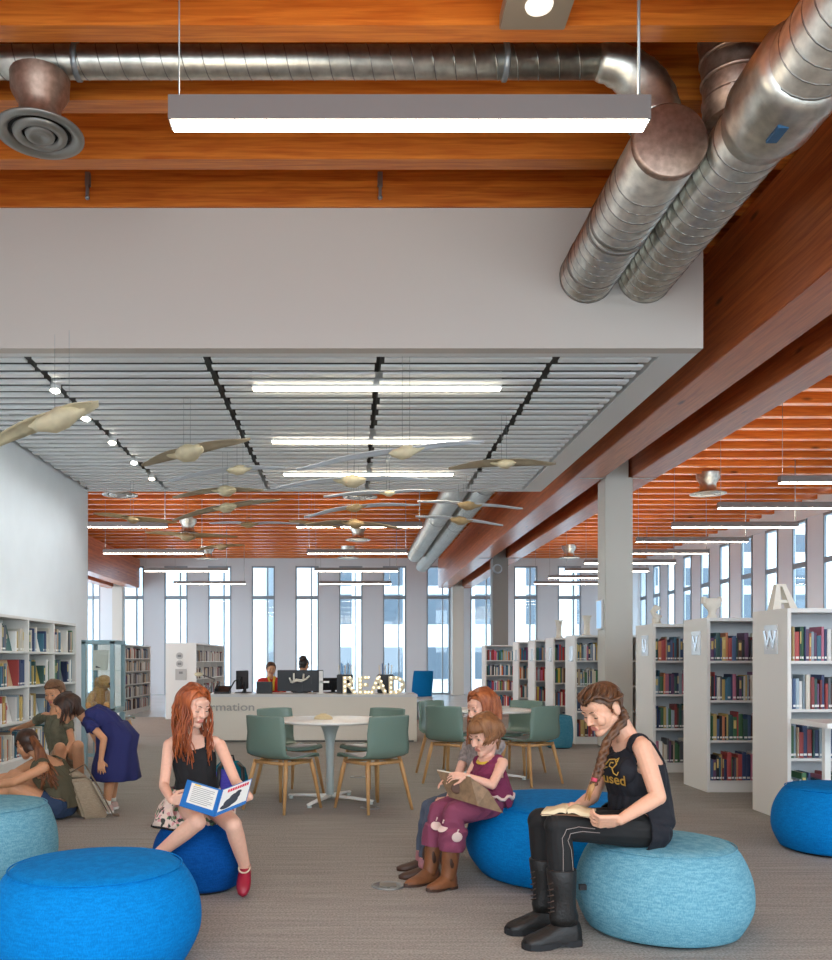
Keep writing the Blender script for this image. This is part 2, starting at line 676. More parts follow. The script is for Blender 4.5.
def big_duct(x, y0, y1, label, cap):
    o = thing('spiral_duct', label, 'duct', (x, y0, DZ), 0, 'large round metal ducts')
    m = MB(); m.tube([(0, 0, 0), (0, y1 - y0, 0)], DR, 40)
    m.build('duct_tube', galv, o)
    m = MB(); helix(m, (0, .3, 0), (0, y1 - y0, 0), DR, .115)
    m.build('spiral_seam', seam_m, o)
    for yy in (.95, 1.02, 1.6, 9.0, 14.0, 18.5):
        m = MB()
        ring(m, (0, yy, 0), (0, 1, 0), DR, .018, .008)
        m.build('joint_band', seam_m, o)
    m = MB()
    if cap:
        m.lathe([(0.001, -.012), (DR - .01, -.012), (DR + .006, -.004), (DR + .008, .03), (DR, .035)], seg=40)
        for v in m.bm.verts:
            v.co = V((v.co.x, v.co.z, v.co.y))
        m.build('end_cap', galv_warm, o)
    else:
        m.tube([(0, 3.0, 0), (0, 3.06, 0), (0, 3.44, 0), (0, 3.60, 0)], [DR + .002, DR + .045, DR + .045, DR + .002], 40)
        m.build('collar', galv, o)
        m = MB(); m.box(-.10, -.04, 3.16, 3.30, -.268, -.25)
        m.build('sticker', mat('sticker_blue', (52, 96, 132), .5), o)
    for yy in ((.42,) if cap else (-1.0,)) + (9.5, 13.5, 17.5):
        m = MB(); m.cyl((-DR * .2, yy, DR * .97), (-DR * .2, yy, JH - DZ + .2), .006, seg=6)
        m.build('hanger_rod', alu, o)
    return o


big_duct(DX[0], 5.33, 26.3, 'large silver duct with a flat round end cap beside the front lamp', True)
duct2 = big_duct(DX[1], 1.6, 29.3, 'large silver duct running past the right side of the capped duct', False)

# the small branch duct that crosses between two joists and turns down into the capped duct
o = thing('branch_duct', 'narrow silver duct crossing above the front lamp and bending into the capped duct', 'duct', (0, 5.55, H + 3.77))
m = MB(); m.tube([(-5, 0, 0), (1.57, 0, 0)], .096, 28)
m.build('duct_tube', galv, o)
m = MB(); helix(m, (-5, 0, 0), (1.5, 0, 0), .096, .13, .004, 18)
m.build('spiral_seam', seam_m, o)
m = MB()
pts, rr = [], []
for i in range(15):
    t = i / 14 * PI / 2
    pts.append((1.56 + .36 * math.sin(t), 0, -.36 + .36 * math.cos(t)))
    rr.append(.098 + .062 * (i / 14) ** .8 + (.006 if i % 2 else 0))
pts.append((1.92, 0, -.395)); rr.append(.165)
m.tube(pts, rr, 28)
m.build('elbow', galv, o)
for xx in (-3.3, -1.72, .98):
    m = MB()
    ring(m, (xx, 0, 0), (1, 0, 0), .096, .02, .012)
    m.box(xx - .012, xx + .012, -.004, .004, .1, DECK - H - 3.77)
    m.build('hanger_strap', alu, o)

m = MB()
m.M = Matrix.Translation((0, 5.50 - 1.6, .2))
m.tube([(0, 0, .0), (0, .03, .3), (-.03, .03, .55), (-.05, .02, .72)], [.2, .19, .185, .17], 30)
riser = m.build('riser', galv_warm, duct2)
for k in range(5):
    m = MB(); m.M = Matrix.Translation((0, 5.50 - 1.6, .2))
    ring(m, (-.008 * k, .02, .16 + .13 * k), (0, 0, 1), .187, .014, .012)
    m.build('riser_band', galv_warm, riser)


def diffuser(r=.27, neck=.36, nr=.125, nm=None):
    o = thing('air_vent', 'round air diffuser', 'air vent', (0, 0, 0), 0, 'round air diffusers')
    m = MB()
    m.lathe([(nr * 1.15, neck), (nr * 1.12, neck * .75), (nr * .8, neck * .5), (nr * .8, .1), (nr, .03)], seg=28, cap=False)
    m.build('neck', nm or galv, o)
    m = MB()
    m.lathe([(nr, .05), (r * .8, .03), (r, .008), (r, -.004), (r * .86, -.012), (r * .72, .004), (r * .70, .02)], seg=40, cap=False)
    m.build('rim', mat('diffuser_metal', (150, 148, 142), .35, metal=.75), o)
    m = MB()
    m.lathe([(r * .62, .01), (r * .60, -.012), (r * .42, -.014), (r * .40, .006)], seg=36, cap=False)
    m.lathe([(r * .34, .0), (r * .32, -.018), (r * .2, -.02), (r * .18, -.012), (.002, -.012)], seg=32, cap=False)
    m.build('cone_rings', MATS['diffuser_metal'], o)
    m = MB(); m.lathe([(r * .70, .022), (.002, .022)], seg=32, cap=False)
    m.build('throat', dark_void, o)
    return o


d = diffuser(.27, .36, .16, galv_warm)
d.location = P(40, 135, 5.55)
d['label'] = 'round air diffuser with a coppery neck under the narrow branch duct'
proto = diffuser(.35, .42, .2)
DIFF = [((708, 494), 17.6, 'round air diffuser above the right-hand book stacks, nearest of the two there'),
        ((569, 558), 28.6, 'round air diffuser above the far right book stacks behind the white column'),
        ((188, 534), 23.1, 'round air diffuser between two left-hand pendant lamps behind the gulls'),
        ((207, 559), 28.8, 'round air diffuser low over the farthest left-hand pendant lamps'),
        ((358, 540), 24.3, 'round air diffuser over the information desk between two central pendant lamps'),
        ((348, 558), 28.7, 'round air diffuser just in front of the far window wall at mid hall'),
        ((120, 495), 17.6, 'round air diffuser at the left rear edge of the slatted ceiling'),
        ((360, 497), 17.8, 'round air diffuser at the middle rear edge of the slatted ceiling')]
for i, ((x, y), dd, lab) in enumerate(DIFF):
    c = proto if i == 0 else copy_thing(proto, (0, 0, 0))
    c.location = P(x, y, dd)
    c['label'] = lab


LZT = .005


def pendant(L=2.32, w=.1, h=.125):
    """long box lamp on two wires; origin at the middle of its underside"""
    o = thing('pendant_lamp', 'long grey pendant lamp', 'lamp', (0, 0, 0), 0, 'long linear pendant lamps')
    m = MB(); m.box(-L / 2, L / 2, -w / 2, w / 2, LZT, h, .003)
    m.build('housing', lamp_body, o)
    m = MB(); m.box(-L / 2 + .012, L / 2 - .012, -w / 2 + .004, w / 2 - .004, 0, LZT)
    m.build('lens', lens_m, o)
    m = MB(); m.box(-L / 2 + .1, L / 2 - .1, -w / 2 + .02, w / 2 - .02, h - .003, h + .0005)
    m.build('added_uplight', added_uplight_m, o)
    for s in (-1, 1):
        m = MB(); m.cyl((s * (L / 2 - .045), 0, h), (s * (L / 2 - .045), 0, JH - ZP), .004 if s < 0 else .008, seg=6)
        m.build('wire', alu, o)
    return o


added_uplight_m = mat('lamp_added_uplight', (255, 240, 215), .4, emit=22.0)  # unseen glow added on top of each pendant to brighten the timber above
ZP = H + 2.59
front = pendant()
front.location = (.286, 4.27, ZP)
front['label'] = 'long grey pendant lamp in the foreground in front of the silver ducts'
ZP = H + 2.45
back = pendant(2.32, .1, .1)
PD = []
for k in range(9):
    PD.append((7.11, 12.2 + 2.03 * k, '%s long pendant lamp from the camera in the right-hand row over the stacks' % ORD[k]))
for k in range(4):
    PD.append((.17, 16.25 + 4.05 * k, '%s long pendant lamp from the camera in the central row over the desk' % ORD[k]))
for k in range(4):
    PD.append((-4.53, 16.25 + 4.05 * k, '%s long pendant lamp from the camera in the left-hand row by the wall' % ORD[k]))
for i, (x, y, lab) in enumerate(PD):
    c = back if i == 0 else copy_thing(back, (0, 0, 0))
    c.location = (x, y, ZP)
    c['label'] = lab
# unseen copies of the front lamp, added behind the camera to brighten the hall
ZP = H + 2.59
for x, y in ((.6, .2), (-2.4, .2), (5.6, .2), (.286, -2.2), (-2.4, -2.2)):
    c = copy_thing(front, (x, y, ZP), 0, 'unseen pendant lamp added behind the camera to brighten the hall')
ZP = H + 2.45

for k, y in enumerate((8.21, 10.21, 12.01)):
    o = thing('hanging_strip_lamp', '%s bright strip lamp from the front in the slatted ceiling' % ORD[k], 'lamp', (.25, y, HC - .03), 0, 'strip lamps in the slatted ceiling')
    m = MB(); m.box(-1.16, 1.16, -.045, .045, .012, .16)
    m.build('housing', white_paint, o)
    m = MB(); m.box(-1.15, 1.15, -.04, .04, 0, .03)
    m.build('lens', lens2_m, o)

for k, (x, y) in enumerate(((50, 391), (82, 419), (107, 443), (128, 463), (145, 479))):
    d = (2.51) * F / (CY - y)
    p = P(x, y, d)
    p.x = -2.75
    o = thing('spotlight', '%s small white spotlight from the front along the left ceiling joint' % ORD[k], 'spotlight', p, 0, 'spotlights on the ceiling track')
    m = MB(); m.cyl((0, 0, 0), (.0, .03, .12), .05, .046, 16); m.cyl((0, .03, .1), (0, .03, .2), .015, seg=8)
    m.build('can', white_paint, o)
    m = MB(); m.cyl((0, -.012, -.006), (0, -.002, .016), .032, seg=16)
    m.build('lens', spot_m if k in (0, 1, 2, 3) else lens2_m, o)
    ld = bpy.data.lights.new('spot_beam', 'SPOT')          # the spotlights wash the wall beside them
    ld.energy, ld.color, ld.spot_size, ld.spot_blend, ld.shadow_soft_size = 20, (.9, .96, 1.0), math.radians(110), .9, .04
    lo = bpy.data.objects.new('spot_beam', ld)
    col.objects.link(lo)
    lo.parent = o
    lo.location = (0, -.02, -.03)
    lo.rotation_euler = V((-1.2, 0, -1.9)).to_track_quat('-Z', 'Y').to_euler()

o = thing('ceiling_sensor', 'square grey ceiling plate with a round white lens at the top of the frame', 'sensor', (1.06, 4.93, JH - .03))
m = MB(); m.box(-.19, .19, -.24, .2, 0, .09, .006)
m.build('plate', mat('sensor_grey', (150, 136, 120), .4, metal=.3), o)
m = MB(); m.lathe([(.002, -.03), (.05, -.028), (.075, -.012), (.08, .001)], seg=24)
m.build('lens', mat('sensor_lens', (244, 238, 226), .4, emit=.5), o)

for k, (x, lab) in enumerate(((-2.135, 'small metal bracket on the rear joist above the left of the bulkhead'), (.245, 'small metal bracket on the rear joist above the middle of the bulkhead'))):
    o = thing('hanging_bracket', lab, 'bracket', (x, 7.165, JH), 0, 'small joist brackets')
    m = MB(); m.box(-.02, .02, -.012, .02, .16, .27); m.box(-.012, .012, -.02, .0, .06, .17)
    m.build('plate', alu, o)
    m = MB(); m.ball((0, -.012, .06), .02, 10, 6)
    m.build('knob', alu, o)

# ------------------------------------------------------------------ the flock of hanging gulls
gull_cream = mat('gull_cream', (222, 208, 172), .6, noise=(9, .85, 1.1))
gull_wood = mat('gull_wood', (178, 150, 108), .6, noise=(9, .8, 1.15))
gull_wing = mat('gull_wing', (170, 154, 128), .55, noise=(6, .85, 1.1))
gull_pale = mat('gull_wing_pale', (206, 210, 216), .5)


def gull(label, bx, by, lx, ly, rx, ry, d, bl=.30, bm_=None, wm=None, chord=.15, head=-1):
    bl *= 1.15
    c = P(bx, by, d)
    o = thing('hanging_gull', label, 'bird', c, 0, 'gulls hung under the ceiling')
    L, R = P(lx, ly, d + .12) - c, P(rx, ry, d - .12) - c
    ax = (R - L).normalized()
    fw = V((0, -1, .0)) - ax * V((0, -1, 0)).dot(ax)
    fw.normalize()
    ax2 = (fw * .45 + ax * head * .88 + V((0, 0, -.1))).normalized()
    m = MB()
    prof = [(-.62, .035), (-.5, .055), (-.3, .04), (-.12, .075), (.1, .085), (.26, .06), (.36, .05), (.43, .045), (.5, .016), (.56, .005)]
    side = ax2.cross(V((0, 0, 1))).normalized()
    rings = []
    for t, r in prof:
        k = bl / .3
        w = r * k * (1.2 if t < -.35 else 1.0)
        hh = r * k * (.35 if t < -.35 else .72)
        cc = ax2 * (t * bl) + V((0, 0, -.012 * k * math.cos(t * 3)))
        rings.append([cc + side * (w * math.cos(2 * PI * j / 12)) + V((0, 0, 1)) * (hh * math.sin(2 * PI * j / 12)) for j in range(12)])
    m.rings(rings)
    m.build('body', bm_ or gull_cream, o)
    for tip in (L, R):
        m = MB()
        n = 11
        ch_dir = (fw * .9 + V((0, 0, .28))).normalized()
        grid = []
        for i in range(n):
            t = i / (n - 1)
            lift = math.sin(PI * min(1, t * 1.15)) * .02 * tip.length
            cc = tip * t + V((0, 0, lift))
            w = chord * 1.0 * (1 - t) ** .55 * (1 + .35 * math.sin(PI * t)) + .012
            sweep = -fw * (.12 * t * t * tip.length)
            grid.append([cc + sweep + ch_dir * (w * (u - .5)) + V((0, 0, .02 * math.sin(PI * u))) for u in (0, .25, .5, .75, 1)])
        m.sheet(grid, .006)
        m.build('wing', wm or gull_wing, o)
    for s in (-1, 1):
        m = MB()
        q = ax2 * (.12 * s * bl)
        m.cyl(q + V((0, 0, .01)), q + V((0, 0, (HC + .02 if d < D1 - .2 else JH) - c.z)), .0016, seg=4)
        m.build('wire', alu, o)
    return o


GULLS = [
    ('largest cream gull, cut by the left edge below the spotlights', 62, 416, -32, 452, 90, 402, 6.9, .42, gull_cream, gull_cream, .17, -1),
    ('cream gull with long brown wings beside the left spotlights', 187, 452, 139, 465, 248, 438, 8.6, .36, None, None, .15, 1),
    ('small cream gull with thin pale wings under the left strip lamp end', 240, 469, 165, 480, 284, 467, 9.6, .24, None, gull_pale, .07, -1),
    ('cream gull with one dark wing at the rear left slat joint', 225, 490, 170, 497, 262, 490, 10.8, .30, None, None, .1, 1),
    ('cream gull with dark upswept wings in front of the left pendant lamps', 226, 507, 170, 520, 279, 499, 12.0, .30, None, None, .13, 1),
    ('cream gull with bluish wings below the second strip lamp', 406, 451, 294, 468, 484, 440, 7.4, .25, None, gull_pale, .07, -1),
    ('cream gull under the third strip lamp at mid ceiling', 351, 480, 268, 488, 428, 478, 8.8, .29, None, gull_pale, .07, 1),
    ('pale gull gliding with flat brown wings near the right slat joint', 504, 463, 448, 468, 556, 463, 9.2, .22, None, gull_wing, .13, 1),
    ('small tan gull at the rear edge of the slatted ceiling', 388, 493, 322, 496, 432, 490, 10.4, .16, None, gull_pale, .05, 1),
    ('tan gull above the central pendant lamps, higher of the overlapping pair', 356, 507, 303, 517, 420, 504, 11.6, .24, gull_wood, gull_pale, .08, -1),
    ('tan gull crossing the second central pendant lamp, lower of the overlapping pair', 354, 523, 303, 524, 402, 528, 12.4, .30, gull_wood, gull_wing, .10, 1),
    ('tan gull gliding in front of the far end of the large duct', 469, 505, 417, 501, 523, 508, 12.2, .28, gull_wood, gull_pale, .06, -1),
    ('tan gull just below another in front of the far end of the large duct', 461, 520, 415, 516, 503, 525, 12.8, .28, gull_wood, gull_pale, .07, -1),
    ('brown gull over the first left-hand pendant lamp', 132, 519, 91, 513, 175, 522, 12.6, .24, gull_wood, gull_wood, .13, 1),
    ('brown gull in front of the second left-hand pendant lamp', 186, 536, 143, 532, 236, 536, 15.0, .34, gull_wood, gull_wood, .14, 1),
    ('brown gull right of the left pendant lamps and level with the first', 249, 524, 208, 523, 298, 523, 14.2, .24, gull_wood, gull_pale, .07, -1),
    ('small brown gull low over the farthest left-hand lamps', 221, 546, 196, 550, 244, 545, 17.5, .3, gull_wood, gull_wood, .12, 1),
    ('small brown gull at the left end of the first central pendant lamp', 313, 524, 288, 521, 340, 527, 15.4, .22, gull_wood, gull_wood, .1, -1),
]
for g in GULLS:
    gull(*g)
# ------------------------------------------------------------------ poufs
f_blue = fabric('fabric_blue', (0, 112, 186), (2, 132, 208))
f_deep = fabric('fabric_deep_blue', (0, 64, 132), (6, 78, 150))
f_lake = fabric('fabric_lake', (88, 146, 168), (124, 176, 192))
f_teal = fabric('fabric_teal', (84, 150, 172), (120, 178, 194))
f_sea = fabric('fabric_sea', (0, 106, 176), (3, 126, 198))
f_grey_teal = fabric('fabric_grey_teal', (58, 122, 146), (84, 146, 166))
base_black = mat('glide_black', (24, 25, 28), .7)


def pouf(label, x, y, r, h, mt, top=.80, base=.86, bulge=.37, tab=None, flat=.0):
    o = thing('pouf', label, 'pouf', (x, y, 0), 0, 'round upholstered poufs')
    prof = [(.001, .012), (r * base * .9, .012), (r * base, .02)]
    n = 26
    for i in range(1, n):
        t = i / n
        z = .02 + (h - .02) * t
        if t < bulge:
            k = base + (1 - base) * math.sin(PI / 2 * (t / bulge))
        else:
            q = (t - bulge) / (1 - bulge)
            k = top + (1 - top) * math.cos(PI / 2 * min(1, q * 1.0) ** 1.25)
            if q > .86:
                k -= (q - .86) ** 1.6 * .9
        prof.append((r * k, z))
    e = prof[-1][0]
    for q in (.95, .86, .7, .5, .3, .12, .004):
        prof.append((e * q, h + .028 * (1 - q * q) - .004 + (.004 if q < .9 else 0)))
    m = MB(); m.lathe(prof, seg=64)
    m.build('cover', mt, o)
    m = MB()
    m.tube([(math.cos(2 * PI * j / 72) * (e * 1.0), math.sin(2 * PI * j / 72) * (e * 1.0), h - .006) for j in range(73)], .0035, 6)
    m.build('seam', mt, o)
    m = MB(); m.lathe([(.001, 0), (r * base * .86, 0), (r * base * .86, .02), (.001, .02)], seg=40)
    m.build('base', base_black, o)
    if tab:
        m = MB(); m.box(-.028, .004, -.012, .012, -.012, .012)
        t = m.build('tab', base_black, o)
        t.location = tab
    return o


pouf('large bright blue pouf cut off by the lower left corner', -1.065, 3.70, .435, .415, f_blue, top=.80, bulge=.40)
pouf('pale lake blue pouf at the left edge behind the big blue one', -2.12, 5.1, .41, .44, f_lake, top=.84)
pouf('small deep blue pouf under the red-haired reading girl', -.84, 4.93, .262, .41, f_deep, top=.55, bulge=.42, base=.80)
pouf('widest bright blue pouf under the two small girls', 1.29, 5.24, .595, .435, f_sea, top=.82)
pouf('pale lake blue pouf under the woman in black', 1.48, 4.17, .402, .412, f_lake, top=.80, tab=(-.40, -.13, .23))
pouf('bright blue pouf at the right edge in front of the book stacks', 3.25, 5.9, .39, .425, f_sea, top=.76)
pouf('grey teal pouf far back against the fourth book stack', 3.03, 12.75, .20, .46, f_grey_teal, top=.9, bulge=.35, base=.9)

# ------------------------------------------------------------------ chairs with a sage shell and oak legs
shell_sage = mat('shell_sage', (112, 134, 122), .26, spec=.5)
pad_grey = mat('seat_pad', (150, 150, 150), .3)


def chair_proto():
    o = thing('shell_chair', 'sage green shell chair with oak legs', 'chair', (0, 0, 0), 0, 'sage shell chairs')
    prof = [(.235, .425, .42), (.225, .445, .43), (.19, .452, .44), (.08, .44, .46), (-.05, .432, .46), (-.14, .436, .455), (-.195, .462, .45), (-.222, .51, .448),
            (-.24, .58, .445), (-.255, .66, .44), (-.266, .73, .435), (-.274, .79, .43), (-.276, .808, .425)]
    grid = []
    for (y, z, w) in prof:
        row = []
        for j in range(11):
            u = -1 + j / 5
            back = max(0, min(1, (z - .46) / .2))
            row.append((u * w / 2, y + back * .055 * u * u, z + (1 - back) * .016 * u * u - (.006 * u ** 8 if z > .8 else 0)))
        grid.append(row)
    m = MB(); m.sheet(grid, .012)
    m.build('shell', shell_sage, o)
    m = MB()
    g2 = []
    for (y, z, w) in prof[1:6]:
        g2.append([(u * w * .42, y * .92, z + .016 + .016 * u * u * .7) for u in (-1, -.6, 0, .6, 1)])
    m.sheet(g2, -.008)
    m.build('seat_pad', pad_grey, o)
    m = MB()
    for (a, b) in (((-.18, .17), (.18, .17)), ((-.18, -.15), (.18, -.15)), ((-.18, .17), (-.18, -.15)), ((.18, .17), (.18, -.15))):
        m.tube([(a[0], a[1], .405), (b[0], b[1], .405)], .014, 8)
    m.build('under_frame', oak, o)
    for sx in (-1, 1):
        for sy in (-1, 1):
            m = MB()
            m.tube([(sx * .175, .01 + sy * .155, .425), (sx * .19, .01 + sy * .175, .33), (sx * .235, .0 + sy * .235, 0)], [.017, .019, .012], 10)
            m.build('leg', oak, o)
    return o


TB1, TB2 = (-.18, 7.93), (1.48, 9.5)
T1, T2 = 'white table before the information desk', 'farther white table behind the girls'
CH = []
for (tx, ty), tn in ((TB1, T1), (TB2, T2)):
    CH += [(tx - .40, ty - .40, 'sage chair at the near left of the %s' % tn), (tx + .38, ty - .40, 'sage shell chair at the near right of the %s' % tn),
           (tx - .40, ty + .42, 'sage shell chair at the far left of the %s' % tn), (tx + .40, ty + .42, 'sage shell chair at the far right of the %s' % tn)]
proto = chair_proto()
for i, (x, y, lab) in enumerate(CH):
    tx, ty = (TB1, TB2)[i // 4]
    a = math.atan2(ty - y, tx - x) - PI / 2
    c = proto if i == 0 else copy_thing(proto, (0, 0, 0))
    c.location = (x, y, 0)
    c.rotation_euler.z = a + (.12, -.12, 0, .05)[i % 4]
    c['label'] = lab
copy_thing(proto, (-3.35, 12.6, 0), -1.2, 'sage shell chair alone behind the glass display case')

white_top = mat('table_white', (236, 234, 228), .3)
leg_grey = mat('table_leg_grey', (190, 200, 198), .35)


def table(x, y, label):
    o = thing('cafe_table', label, 'table', (x, y, 0), .0, 'round white cafe tables')
    m = MB(); m.lathe([(.001, .715), (.49, .715), (.515, .722), (.52, .732), (.515, .74), (.001, .74)], seg=64)
    m.build('table_top', white_top, o)
    m = MB(); m.lathe([(.035, .03), (.034, .35), (.04, .52), (.06, .62), (.09, .69), (.10, .715)], seg=28)
    m.build('pedestal', leg_grey, o)
    for k in range(4):
        a = PI / 4 + k * PI / 2 + .35
        ca, sa = math.cos(a), math.sin(a)
        m = MB()
        m.tube([(ca * .02, sa * .02, .05), (ca * .25, sa * .25, .042), (ca * .42, sa * .42, .03)], [.03, .025, .018], 8, flat=.6)
        f = m.build('foot', white_top, o)
        m = MB(); m.cyl((ca * .40, sa * .40, 0), (ca * .40, sa * .40, .03), .02, .018, 10)
        m.build('glide', leg_grey, f)
    return o


table(TB1[0], TB1[1], 'round white cafe table with four sage chairs in front of the desk')
table(TB2[0], TB2[1], 'round white cafe table farther back, behind the small girls')
o = thing('wooden_bowl', 'small shallow wooden bowl upside down on the nearer white table', 'bowl', (TB1[0] - .06, TB1[1], .74))
m = MB(); m.lathe([(.085, 0), (.08, .018), (.06, .034), (.03, .042), (.001, .044)], seg=28)
m.build('bowl_body', mat('bowl_wood', (214, 194, 150), .5), o)
m = MB(); m.lathe([(.03, .04), (.03, .05), (.001, .05)], seg=20)
m.build('foot_ring', MATS['bowl_wood'], o)

for k, (x, y, r, lab) in enumerate(((388, 886, .095, 'round metal floor outlet in front of the small girls'), (370, 808, .085, 'round metal floor outlet under the near right sage chair'),
                                    (358, 777, .09, 'round metal floor outlet beyond the nearer white table'))):
    d = F * H / (y - CY)
    p = P(x, y, d)
    o = thing('floor_outlet', lab, 'floor outlet', (p.x, p.y, 0), 0, 'round floor outlets')
    m = MB(); m.lathe([(r, 0), (r * .97, .006), (r * .78, .008), (r * .76, .004), (.001, .004)], seg=36)
    m.build('ring', alu, o)
    m = MB(); m.box(-r * .5, r * .5, -r * .45, r * .45, .004, .009, .002); m.box(-r * .1, r * .1, -r * .6, -r * .45, .004, .008)
    m.build('lid', steel_dark, o)

# ------------------------------------------------------------------ bookcases
case_paint = mat('case_white', (228, 225, 218), .5)
shelf_paint = mat('shelf_white', (222, 220, 215), .45)
back_paint = mat('case_back', (196, 198, 200), .6)
BC = [(150, 40, 44), (186, 46, 40), (38, 62, 110), (58, 96, 146), (44, 96, 92), (56, 112, 66), (206, 172, 70), (214, 120, 48), (222, 212, 190), (232, 230, 224), (112, 64, 110), (42, 42, 48),
      (92, 60, 44), (196, 168, 130), (150, 176, 190), (198, 96, 130), (96, 100, 108), (30, 112, 140)]
BN = ['maroon', 'red', 'navy', 'blue', 'dark teal', 'green', 'yellow', 'orange', 'cream', 'white', 'purple', 'black', 'brown', 'tan', 'pale blue', 'pink', 'grey', 'teal']
cover_m = mat('book_cover', (200, 200, 200), .5, objcol=True)
page_m = mat('book_pages', (232, 226, 208), .8)
sticker_m = mat('spine_label', (236, 234, 228), .6)
strip_m = mat('spine_stripe', (214, 190, 120), .5)
book_meshes = {}


def book_mesh(w, d, h, style):
    key = (round(w, 3), round(d, 2), round(h, 2), style)
    if key in book_meshes:
        return book_meshes[key]
    w, d, h = key[:3]
    m = MB()
    m.use(cover_m)
    t = min(.003, w * .2)
    # spine (towards -Y), two boards
    m.rings([[(-w / 2, d, z), (-w / 2, .004, z), (-w / 4, 0, z), (w / 4, 0, z), (w / 2, .004, z), (w / 2, d, z), (w / 2 - t, d, z), (w / 2 - t, .008, z), (-w / 2 + t, .008, z), (-w / 2 + t, d, z)] for z in (0, h)], True, True, False)
    m.use(page_m)
    m.box(-w / 2 + t, w / 2 - t, .008, d - .006, .004, h - .004)
    if style != 1:
        m.use(sticker_m); m.box(-w * .36, w * .36, -.0012, .001, .016, .034)
    if style == 4:
        m.use(strip_m); m.box(-w * .3, w * .3, -.001, .001, h * .5, h * .86)
    o = m.build('book', None)
    me = o.data
    bpy.data.objects.remove(o)
    book_meshes[key] = me
    return me


def place_book(x, y, z, w, d, h, rz, ci, label, group, lean=0.0, style=0):
    o = bpy.data.objects.new('book', book_mesh(w, d, h, style))
    col.objects.link(o)
    o.location = (x, y, z + (abs(math.sin(lean)) * w / 2 if lean else 0))
    o.rotation_euler = (0, lean, rz)
    c = BC[ci]
    k = rnd.uniform(.75, 1.1)
    g = sum(lin(c)[:3]) / 3
    o.color = tuple(min(1, (v * .74 + g * .26) * k) for v in lin(c)[:3]) + (1,)
    return tag(o, label, 'book', group)


ROWN = ['top', 'second', 'third', 'lowest']
MASS = MB()          # books too many or too hidden to tell apart


def mass_book(x0, x1, y0, y1, z, h, ci):
    MASS.use(MASSM[ci])
    MASS.box(x0, x1, y0, y1, z, z + h)


MASSM = [mat('mass_cover_%s' % BN[i].replace(' ', '_'), BC[i], .55) for i in range(len(BC))]


def fill_row(x0, x1, xv, ydepth, z, hmax, casename, rown, group, count, palette=None):
    """spine-out books from x0 to x1 facing the camera; those left of xv are individuals"""
    x = x0
    i = 0
    seen = {}
    while x < x1 - .02:
        w = rnd.choice((.012, .016, .02, .024, .028, .034, .04)) if hmax < .34 else .03
        if x + w > x1:
            break
        h = min(hmax, rnd.choice((.2, .22, .24, .25, .27, .23)))
        ci = rnd.choice(palette) if palette else rnd.randrange(len(BC))
        d = rnd.choice((.16, .17, .19))
        if x < xv:
            i += 1
            lab = '%s book, %s from left, %s shelf, %s' % (BN[ci], ORD[min(i - 1, 24)], rown, casename)
            place_book(x + w / 2, ydepth + rnd.uniform(0, .02), z, w, d, h, 0, ci, lab, group, 0, rnd.randrange(6))
            count[0] += 1
        else:
            mass_book(x, x + w, ydepth + .01, ydepth + .01 + d, z + .0005, h, ci)
        x += w + .0012
    return x


def stack(label, x0, x1, y, z1, seen, casename, count, sign=None, sculpt=None, dd=.6):
    """double sided library stack: white end panel towards the aisle, open shelves towards the camera"""
    o = thing('bookcase', label, 'bookcase', ((x0 + x1) / 2, y, 0), 0, 'white double-sided book stacks')
    m = MB(); m.box(x0, x0 + .03, y, y + dd, 0, z1, .002)
    m.build('end_panel', case_paint, o, True)
    m = MB(); m.box(x1 - .03, x1, y, y + dd, 0, z1, .002)
    m.build('end_panel', case_paint, o, True)
    m = MB(); m.box(x0 + .03, x1 - .03, y + .002, y + dd - .002, z1 - .035, z1 - .002)
    m.build('top_panel', shelf_paint, o, True)
    m = MB(); m.box(x0 + .03, x1 - .03, y + dd / 2 - .006, y + dd / 2 + .006, .1, z1 - .035)
    m.build('back_panel', back_paint, o, True)
    m = MB(); m.box(x0 + .03, x1 - .03, y + .012, y + dd - .012, 0, .10)
    m.build('plinth', case_paint, o, True)
    zs = [.11, .50, .885, 1.265]
    for z in zs:
        m = MB(); m.box(x0 + .03, x1 - .03, y + .006, y + dd - .006, z - .022, z)
        m.build('shelf', shelf_paint, o, True)
    x = x0 + .93
    while x < x1 - .3:
        m = MB(); m.box(x, x + .03, y + .008, y + dd - .008, .11, z1 - .035)
        m.build('upright', case_paint, o, True)
        x += .96
    if seen is None:
        return o
    pals = [None, None, None, None]
    for k, z in enumerate(reversed(zs)):
        a = x0 + .035
        xv = x0 + seen
        x = x0 + .93
        while a < x1 - .1:
            b = min(x, x1 - .03)
            fill_row(a + .004, b - .03 - rnd.uniform(0, .06), xv, y + .03, z + .0005, .31, casename, ROWN[k], 'books in the right-hand stacks', count)
            a = b + .034
            x += .96
    return o


XS = 3.43
nb = [0]
stack('white book stack at the right edge, nearest to the camera', XS, 8.0, 6.9, 1.68, .40, 'book stack nearest camera', nb)
stack('white book stack second from the camera on the right', XS, 8.0, 8.45, 1.68, .50, 'second book stack on the right', nb)
stack('white book stack third from the camera beside the seated woman', XS - .01, 8.0, 9.93, 1.68, .44, 'third stack beside the seated woman', nb)
stack('white book stack just behind the thick white column', XS - .03, 8.0, 13.3, 1.65, .26, 'stack behind the white column', nb)
stack('white book stack second beyond the thick white column', XS - .0, 8.0, 14.85, 1.65, .0, '', nb)
stack('white book stack third beyond the thick white column', XS + .02, 8.0, 16.45, 1.65, .0, '', nb)
stack('white book stack fourth beyond the thick white column', XS + .03, 8.0, 18.1, 1.65, .0, '', nb)
stack('farthest white book stack, seen left of the backlit steel column', XS - .0, 8.0, 22.3, 1.65, .0, '', nb)

